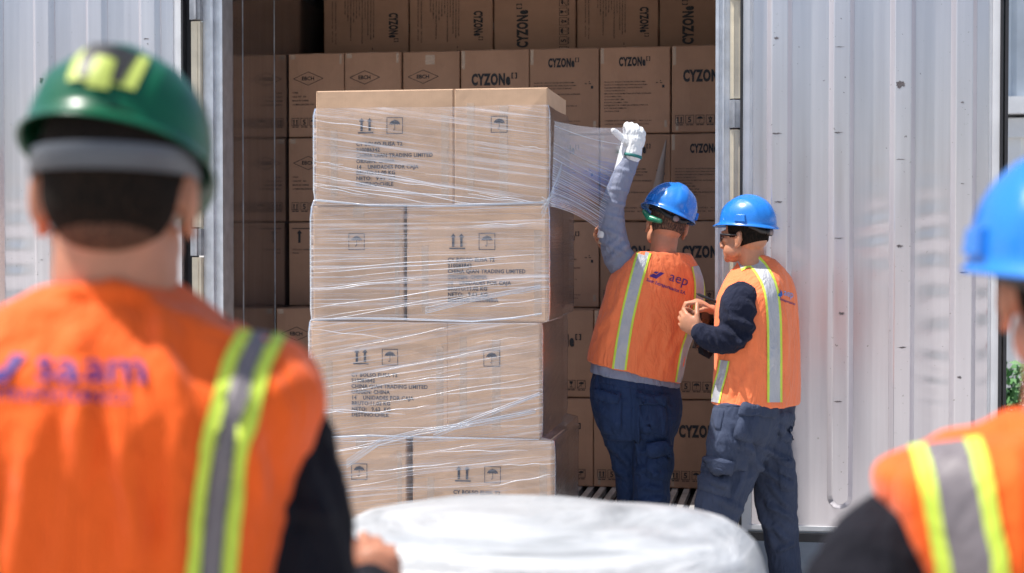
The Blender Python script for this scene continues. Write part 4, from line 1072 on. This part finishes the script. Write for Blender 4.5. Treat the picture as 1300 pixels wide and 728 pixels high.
L1 = [(940,560,D-.05,.10),(925,600,D-.09,.085),(912,650,D-.12,.066),(900,700,D-.08,.055),(893,752,D-.02,.042)]
L2 = [(975,560,D+.06,.09),(985,600,D+.08,.078),(988,650,D+.09,.06),(994,700,D+.12,.05),(1000,750,D+.14,.042)]
for l in (L1, L2): limb(mb, l, -.018)
for pz in (PZ(892,D-.02,.07), PZ(1001,D+.14,.07)): mb.tube([pz+Vector((0,0,.03)), pz+Vector((-.12,.05,-.03))], [.035,.03], 10)
me = fuse(mb, .0050, 1); link('body', me, pb, SKIN, True)
hairpiece(pb, HC, H2, HAIR, -.050, .955)
# sweatshirt
mb = MB(); loft(mb, torso, shrink=.006); limb(mb, [(950,382,D-.10,.066),(940,382,D-.14,.074),(936,398,D-.17,.074),(934,424,D-.18,.068),(915,432,D-.19,.056),(898,428,D-.18,.047),(890,423,D-.175,.040)])
limb(mb, SLV2[:3]+[(912,404,D+.01,.040)], .006)
F = [(915,415,945,440,4,.009),(905,420,918,447,3,.008),(925,405,960,418,5,.009),(898,418,906,440,3,.006),(940,380,962,400,5,.006),(916,362,955,352,4,.005),(920,380,935,410,5,.006),(930,440,955,425,4,.008)]
cloth('sweatshirt', mb, NAVY, pb, .0055, 2, .003, (12,12,12), 8., F, .5)
# trousers
mb = MB(); loft(mb, hipsec)
limb(mb, [(944,540,D-.05,.108),(940,565,D-.06,.114),(926,600,D-.09,.108),(912,645,D-.12,.094),(902,700,D-.08,.078),(895,755,D-.02,.074)])
limb(mb, [(970,560,D+.06,.104),(982,600,D+.08,.094),(987,645,D+.09,.080),(994,700,D+.12,.066),(1002,752,D+.14,.066)])
F = [(955,620,985,700,4,.008),(960,590,1005,620,4,.009),(968,570,1008,590,4,.008),(972,640,1010,660,4,.008),(965,655,1004,690,4,.008),(985,700,1010,690,3,.006),(975,610,1003,650,4,.007),
     (905,630,945,650,5,.006),(890,560,915,600,4,.005),(938,540,965,600,5,.010),(960,545,930,640,4,.006),(885,605,930,615,4,.006),(985,540,1008,565,3,.006),(960,525,945,580,4,.006),(890,650,925,665,4,.006),(925,560,960,575,4,.005)]
tro, bvt = cloth('trousers', mb, TROUS_B, pb, .0065, 1, .0055, (9,9,7), 12., F, .5)
patch('back_pocket', bvt, [(940,520),(985,522),(972,570),(928,556)], D, TROUS_B, tro, .014)
patch('pocket_flap', bvt, [(938,514),(988,518),(984,532),(936,528)], D, TROUS_B, tro, .005, .017)
patch('cargo_pocket', bvt, [(888,580),(932,590),(928,634),(884,622)], D, TROUS_B, tro, .020)
patch('pocket_flap', bvt, [(886,576),(936,586),(930,602),(884,594)], D, TROUS_B, tro, .004, .021)
patch('back_pocket', bvt, [(990,520),(1011,522),(1009,562),(988,562)], D, TROUS_B, tro, .012)
patch('cargo_pocket', bvt, [(985,580),(1008,582),(1010,625),(990,625)], D, TROUS_B, tro, .012)
patch('side_pocket', bvt, [(903,516),(922,518),(915,548),(908,546)], D, TROUS_B, tro, .006)
patch('waistband', bvt, [(906,508),(1014,512),(1014,519),(906,516)], D, TROUS_B, tro, .003, .002)
boots(pb, [(PZ(892,D-.02,.07), (-.95,.2,0), 1), (PZ(1001,D+.14,.07), (-.95,.3,0), 1)])
# vest
mb = MB(); loft(mb, [S_(903,510,1017,516,D,.145,TH), S_(905,494,1017,496,D,.145,TH), S_(908,450,1016,450,D,.15,TH), S_(908,410,1014,410,D,.15,TH), S_(912,378,1010,376,D,.145,TH), S_(924,352,1000,350,D,.125,TH), S_(938,335,985,334,D,.09,TH), S_(943,326,966,325,D,.06,TH)], ex=2.4)
F = [(950,430,952,500,4,.004),(1000,400,998,500,5,.004),(960,460,940,500,5,.004),(925,460,930,505,4,.005)]
vest, bvv = cloth('safety_vest', mb, ORANGE2, pb, .0065, 2, .0055, (8,8,3.5), 15., F)
ribbon('reflective_stripe', bvv, [(938,336),(954,331),(968,345),(978,368),(982,400),(983,440),(983,480),(983,511)], 19, D, [SILVER, YELLOW], vest)
ribbon('reflective_stripe', bvv, [(920,458),(917,475),(912,492),(908,511)], 13, D, [SILVER, YELLOW], vest)
f = Flat(); f.poly([(0,1),(3,0),(5.5,3),(5,7),(3.4,9.5),(2.6,5),(.6,4.2)]); decal('printed_emblem', bvv, f, (987,377), (1,.25), (0,-1), D, BLUEPR, vest, .004, 2)
f = Flat(); f.text('aep', 0, 0, 12, bold=.0, sx=.72); decal('printed_letters', bvv, f, (994,375), (1,.30), (.05,-1), D, CYANPR, vest, .004, 2)
f = Flat(); f.text('Extraportuarios', 0, 0, 4.6, bold=.02, sx=.66); decal('printed_letters', bvv, f, (989,381), (1,.36), (.05,-1), D, PURPLE, vest, .004, 2)
# vest armhole: dark sleeve comes out over the vest front
hh, hp = helmet(pb, P(950,281,D), frame((-.82,.56,.03), (.06,.0,1)), BLUEH, .86)
lab = MB(); 
# sunglasses
r, f, u = H2; HCv = Vector(HC)
sg = MB()
for q in (-1, 1):
    mb_ = [HCv + (r*q*(.012+.050*t) + f*(.110-.030*t**2) + u*(-.006))*.95 for t in (0,.25,.5,.75,1)]
    for i in range(4):
        a, b = mb_[i], mb_[i+1]; h0 = .017; sg.add([a-u*h0, b-u*h0*.95, b+u*h0*.8, a+u*h0*.9], [(0,1,2,3) if q > 0 else (3,2,1,0)], 0, True)
go = sg.build('sunglasses', LENS, pb)
sg = MB()
for q in (-1, 1): sg.tube([*[HCv+k_*.95 for k_ in (r*q*.064+f*.078+u*.004, r*q*.079+f*.05+u*.002, r*q*.084, r*q*.082-f*.022-u*.012)]], [.0055,.005,.0035,.003], 8)
sg.tube([HCv-r*.013+f*.105, HCv+r*.013+f*.105], .003, 6); sg.build('glasses_frame', BLACKP, go)
# pen and device (held)
pen = MB(); a, b = P(884,373,D-.06), P(908,383,D-.06); pen.tube([a, a.lerp(b,.12), b], [.0015,.006,.006], 12)
clip = pen.build('pen', BLACKP); tag(clip, 'black pen in the raised hand of the worker with sunglasses', 'pen')
dv = empty('handheld_device', P(892,415,D-.04)); tag(dv, 'black handheld device with a strap held in front of the worker with sunglasses', 'device')
mb = MB(); fr_ = frame((-.6,.75,.2), (.15,.1,1)); c = P(893,418,D-.05)
def obx(mb, c, fr, a, b, h, mi=0):
    r, f, u = fr; mb.add([c+r*x*a+f*y*b+u*z*h for x in (-1,1) for y in (-1,1) for z in (-1,1)], [(0,1,3,2),(4,6,7,5),(0,4,5,1),(2,3,7,6),(0,2,6,4),(1,5,7,3)], mi)
obx(mb, c, fr_, .034, .011, .082); me = mb.mesh(); bm = bmesh.new(); bm.from_mesh(me); bmesh.ops.recalc_face_normals(bm, faces=bm.faces); bmesh.ops.bevel(bm, geom=bm.edges[:], offset=.005, segments=2, affect='EDGES'); bm.to_mesh(me); bm.free(); link('casing', me, dv, BLACKP)
mb = MB(); obx(mb, c-fr_[1]*.0125, fr_, .026, .001, .040); mb.build('screen', LENS, dv)
mb = MB(); mb.tube([P(888,432,D-.06), P(891,446,D-.06), P(900,452,D-.06), P(905,446,D-.05)], [.012,.016,.014,.008], 10); mb.build('strap', BLACKF, dv)

# ---------------------------------------------------------------- foreground worker, green helmet (seen from behind)
D = 2.08
pc = empty('person', PZ(150, D, 0)); tag(pc, 'blurred worker with green helmet and orange vest, his back to the camera', 'person')
TH = 6
H3 = frame((-.10,1,0), (0,0,1)); H3 = frame((-.22,.97,-.04), (.0,.04,1)); HC = P(148, 240, D+.0)
torso = [S_(-60,1000,350,1000,D,.13,TH), S_(-75,850,365,850,D,.125,TH), S_(-90,700,380,700,D,.13,TH), S_(-95,580,392,580,D,.13,TH), S_(-80,480,390,480,D,.12,TH), S_(-10,425,320,425,D,.10,TH), S_(60,390,240,390,D,.07,TH)]
hipsec = [S_(-60,920,352,920,D,.12,TH), S_(-70,1000,360,1000,D,.13,TH), S_(-65,1080,352,1080,D,.13,TH)]
mb = MB(); loft(mb, torso, shrink=.03); loft(mb, hipsec, shrink=.03)
limb(mb, [(148,430,D+.035,.060),(148,385,D+.022,.074),(148,350,D+.010,.080),(148,310,D+.005,.078)]); head(mb, HC, H3, 1.15)
SL = [(320,510,D+.04,.062),(370,640,D+.03,.054),(396,750,D+.02,.050),(430,800,D+.10,.045),(462,760,D+.30,.034),(472,735,D+.36,.028)]
limb(mb, SL, -.012); limb(mb, [(-50,510,D,.06),(-95,700,D,.05),(-110,830,D+.05,.045),(-60,850,D+.25,.03)], -.01)
hand(mb, P(480,778,D+.36), (-.10,.15,.98), (-.35,.85,.1), (-.85,-.4,.1), (.45,1.25,1.35,1.35), .06, 1.0, (.2,.2))
hand(mb, P(-60,850,D+.25), (.5,.8,.1), (0,0,-1), (1,0,0), (.5,.5,.5,.5), .05, 1.0)
for q in (60, 230): limb(mb, [(q,1060,D,.10),(q,1250,D,.08),(q,1420,D,.06),(q,1740,D,.045)], -.015)
for q in (60, 230): mb.tube([PZ(q,D,.09), PZ(q,D,.04)+NF*.12], [.035,.03], 10)
me = fuse(mb, .0065, 1); link('body', me, pc, SKIN2, True)
hairpiece(pc, HC, H3, HAIR, -.066, 1.165); _h = hairpiece(pc, HC, H3, STUB, -.104, 1.157)
mb = MB(); loft(mb, torso, shrink=.008); limb(mb, [(320,510,D+.04,.072),(352,560,D+.04,.070),(376,640,D+.03,.066),(396,750,D+.02,.060),(428,800,D+.08,.056),(456,772,D+.26,.046),(466,755,D+.32,.042)]); limb(mb, [(-50,510,D,.075),(-95,700,D,.065),(-110,830,D+.05,.055),(-66,850,D+.22,.04)])
cloth('sweatshirt', mb, BLACKF, pc, .009, 3, .006, (10,10,10), 21., [(370,560,430,720,14,.008),(350,640,420,660,10,.006)], .5)
mb = MB(); loft(mb, hipsec)
for q in (60, 230): limb(mb, [(q,1060,D,.11),(q,1250,D,.095),(q,1420,D,.08),(q,1740,D,.07)])
cloth('trousers', mb, TROUS_A, pc, .012, 3, .006, seed=30.)
boots(pc, [(PZ(60,D,.07), NF, 1), (PZ(230,D,.07), NF, 1)])
mb = MB(); loft(mb, [S_(-70,960,345,960,D,.15,TH), S_(-78,850,348,850,D,.15,TH), S_(-90,728,352,728,D,.15,TH), S_(-98,620,372,620,D,.155,TH), S_(-102,540,400,540,D,.16,TH), S_(-98,490,410,492,D,.15,TH), S_(-55,438,372,444,D,.12,TH), S_(20,388,270,396,D,.09,TH), S_(60,364,222,366,D,.075,TH)], ex=2.5)
F = [(90,385,110,600,16,.006),(200,380,225,520,14,.006),(150,520,180,728,16,.006),(40,540,20,728,14,.005),(230,520,215,728,14,.006),(300,470,330,640,12,.006),(70,370,200,372,8,.005)]
vest, bvv = cloth('safety_vest', mb, ORANGE, pc, .009, 3, .010, (8,8,3), 25., F)
ribbon('reflective_stripe', bvv, [(333,425),(316,455),(300,510),(285,570),(275,640),(267,728),(262,820),(260,950)], 62, D, [DARKSILVER, YELLOW], vest, .004, .33, 12, cross=(-1,-.12))
ribbon('reflective_stripe', bvv, [(-38,425),(-45,500),(-40,600),(-35,728),(-35,940)], 62, D, [DARKSILVER, YELLOW], vest, .004, .33, 12)
f = Flat(); f.poly([(0,0),(36,-2),(64,30),(46,31),(34,12),(12,12)]); decal('printed_emblem', bvv, f, (-28,484), (1,.0), (.0,-1), D, PURPLE, vest, .005, 12)
f = Flat(); f.text('saam', 0, 0, 60, bold=.008, sx=1.15, space=1.05); decal('printed_letters', bvv, f, (44,485), (1,.02), (.0,-1), D, PURPLE, vest, .005, 12)
f = Flat(); f.text('EXTRAPORTUARIOS', 0, 0, 21, bold=.008, sx=.98); decal('printed_letters', bvv, f, (-22,508), (1,.03), (.0,-1), D, PURPLE, vest, .005, 12)
hh, hp = helmet(pc, P(153,183,D+.02), frame((-.05,.90,-.36), (.05,.36,.93)), GREENH, .965, False, False, LINER, bdz=-.016)  # black headband dropped low to stand in for shade under the rim
mb = MB(); K = 48; c0 = P(148, 206, D+.012); rg = []
for dz, gr in ((.012,.0),(-.020,.003),(-.020,-.004),(.012,-.004)):
    rg.append([c0 + H3[0]*(.103+gr)*math.sin(2*math.pi*k/K) + H3[1]*(.146+gr)*math.cos(2*math.pi*k/K) + H3[2]*dz for k in range(K)])
rg.append(rg[0]); mb.rings(rg, 0, True, False); mb.build('nape_band', BAND, hh)
mb = MB(); M2 = []
def stick(mb, azs, ts, gr, mi):
    n = 6; vs = []
    for i in range(n+1):
        for j in range(n+1):
            s, t = j/n, i/n; a = (azs[0]*(1-s)+azs[1]*s)*(1-t)+(azs[2]*(1-s)+azs[3]*s)*t; vs.append(hp(math.pi+a, ts[0]*(1-t)+ts[1]*t, gr))
    mb.add(vs, [(i*(n+1)+j, i*(n+1)+j+1, (i+1)*(n+1)+j+1, (i+1)*(n+1)+j) for i in range(n) for j in range(n)], mi, True)
stick(mb, (-.62,.34,-.50,.22), (.54,.88), .0035, 0)
stick(mb, (-.48,.20,-.36,.08), (.52,.86), .0048, 1)
stick(mb, (-.25,-.03,-.25,-.03), (.70,.92), .0060, 0)
mb.build('sticker', [STICK_Y, STICK_K], hh)

# ---------------------------------------------------------------- foreground worker at the right edge, blue helmet
D = 2.05
pd = empty('person', PZ(1372, D, 0)); tag(pd, 'blurred worker with blue helmet and orange vest cut off by the picture edge', 'person')
TH = 0
H4 = frame((-.02,1,0), (0,0,1)); HC = P(1366, 365, D)
torso = [S_(1165,1100,1580,1100,D,.13,TH), S_(1150,900,1590,900,D,.13,TH), S_(1140,750,1600,750,D,.13,TH), S_(1130,650,1610,650,D,.125,TH), S_(1160,595,1570,595,D,.11,TH), S_(1280,550,1450,550,D,.075,TH)]
hipsec = [S_(1165,1050,1580,1050,D,.12,TH), S_(1160,1120,1585,1120,D,.13,TH), S_(1165,1200,1580,1200,D,.13,TH)]
mb = MB(); loft(mb, torso, shrink=.03); loft(mb, hipsec, shrink=.03)
limb(mb, [(1368,570,D,.066),(1368,500,D,.066),(1368,430,D,.064)]); head(mb, HC, H4, 1.06)
for sx in (0, 1):
    k = (lambda q: q) if sx == 0 else (lambda q: 2*1370-q)
    limb(mb, [(k(1200),660,D+.04,.058),(k(1110),770,D+.0,.052),(k(1050),900,D,.045),(k(1090),930,D+.18,.034)], -.01)
    hand(mb, P(k(1095),930,D+.22), (0,1,.1), (0,0,-1), (1-2*sx,0,0), (.4,.5,.5,.6), .06)
for q in (1285, 1455): limb(mb, [(q,1180,D,.10),(q,1370,D,.08),(q,1550,D,.06),(q,1760,D,.045)], -.015)
for q in (1285, 1455): mb.tube([PZ(q,D,.09), PZ(q,D,.04)+NF*.12], [.035,.03], 10)
me = fuse(mb, .007, 1); link('body', me, pd, SKIN2, True)
hairpiece(pd, HC, H4, HAIR, -.060, 1.07); hairpiece(pd, HC, H4, STUB, -.095, 1.062)
mb = MB(); loft(mb, torso, shrink=.008)
limb(mb, [(1200,660,D+.04,.080),(1150,695,D+.03,.078),(1095,755,D-.02,.074),(1050,890,D,.062),(1088,930,D+.16,.045)]); limb(mb, [(1570,660,D,.080),(1600,690,D,.075),(1650,780,D,.065),(1690,900,D,.058),(1650,930,D+.16,.045)])
cloth('sweatshirt', mb, BLACKF, pd, .009, 3, .006, (10,10,10), 31., (), .5)
mb = MB(); loft(mb, hipsec)
for q in (1285, 1455): limb(mb, [(q,1180,D,.11),(q,1370,D,.095),(q,1550,D,.08),(q,1760,D,.07)])
cloth('trousers', mb, TROUS_A, pd, .012, 3, .006, seed=36.)
boots(pd, [(PZ(1285,D,.07), NF, 1), (PZ(1455,D,.07), NF, 1)])
mb = MB(); loft(mb, [S_(1150,1130,1590,1130,D,.15,TH), S_(1150,960,1592,960,D,.15,TH), S_(1158,760,1584,760,D,.15,TH), S_(1138,680,1600,680,D,.145,TH), S_(1116,615,1622,615,D,.13,TH), S_(1128,588,1610,588,D,.12,TH), S_(1200,560,1540,560,D,.10,TH), S_(1290,530,1448,530,D,.078,TH)], ex=2.5)
vest, bvv = cloth('safety_vest', mb, ORANGE, pd, .009, 3, .009, (8,8,3), 35., [(1290,560,1300,728,12,.006)])
ribbon('reflective_stripe', bvv, [(1200,563),(1208,585),(1216,620),(1226,675),(1236,728),(1236,830),(1240,1120)], 90, D, [DARKSILVER, YELLOW], vest, .004, .22, 12, cross=(-1,.12))
ribbon('reflective_stripe', bvv, [(1540,563),(1528,620),(1515,728),(1505,900),(1500,1120)], 96, D, [DARKSILVER, YELLOW], vest, .004, .27, 12)
helmet(pd, P(1362,318,D), frame((-.02,1,-.02), (0,-.02,1)), BLUEH, 1.06, True, True, LINER)

# ---------------------------------------------------------------- wrapped load in the foreground
D = 3.15; cW = P(655, 364, D); wl = empty('wrapped_load', (cW.x, cW.y+.25, 0)); tag(wl, 'low rounded load wrapped in milky white film between the two blurred workers', 'wrapped pallet load')
m, nt, b = mk('milky_film'); v = coords(nt, (.8, .8, 13.), 'Object', (0, .05, 0))
f1 = noise_n(nt, v, 2.2, 6, .7, .8)
nt.links.new(ramp(nt, f1, [(.30,(.16,.17,.18)),(.44,(.36,.38,.40)),(.60,(.55,.57,.59))]), b.inputs['Base Color'])
b.inputs['Roughness'].default_value = .28; bump(nt, b, f1, .6, .03)
hw = 313/FPX*D*1.03
def zz(v): return CAMZ + (316-v)*D/FPX
mb = MB(); n = 72; rs = []
zt_ = CAMZ + (316-637)*D/FPX - .060
prof = [(0,1.0),(.3,1.0),(.55,1.0),(.72,1.0),(.80,.985),(.87,.96),(.92,.92),(.955,.86),(.975,.78),(.99,.66),(.997,.50),(1.0,.28),(1.0,.1)]
prof = [(zt_*.02,1.0),(zt_*.25,1.01),(zt_*.5,1.0),(zt_*.74,.995),(zt_*.84,.98),(zt_*.89,.96),(zt_*.925,.93),(zt_*.95,.88),(zt_*.97,.81),(zt_*.983,.71),(zt_*.993,.56),(zt_*.999,.36),(zt_*1.001,.15),(zt_*1.002,.03)]
for z, k in prof:
    r_ = []
    for q in range(n):
        t = 2*math.pi*q/n; c_, s_ = math.cos(t), math.sin(t); e = 2/2.9
        x = hw*k*math.copysign(abs(c_)**e, c_); y = .42*k*math.copysign(abs(s_)**e, s_)
        j = .010*noise.noise(Vector((x*4, y*4, z*7)))
        r_.append(Vector((wl.location.x+x*(1+j), wl.location.y+y*(1+j), z+.012*noise.noise(Vector((x*5, y*5, 2))))))
    rs.append(r_)
mb.rings(rs); o = mb.build('film_cover', m, wl)
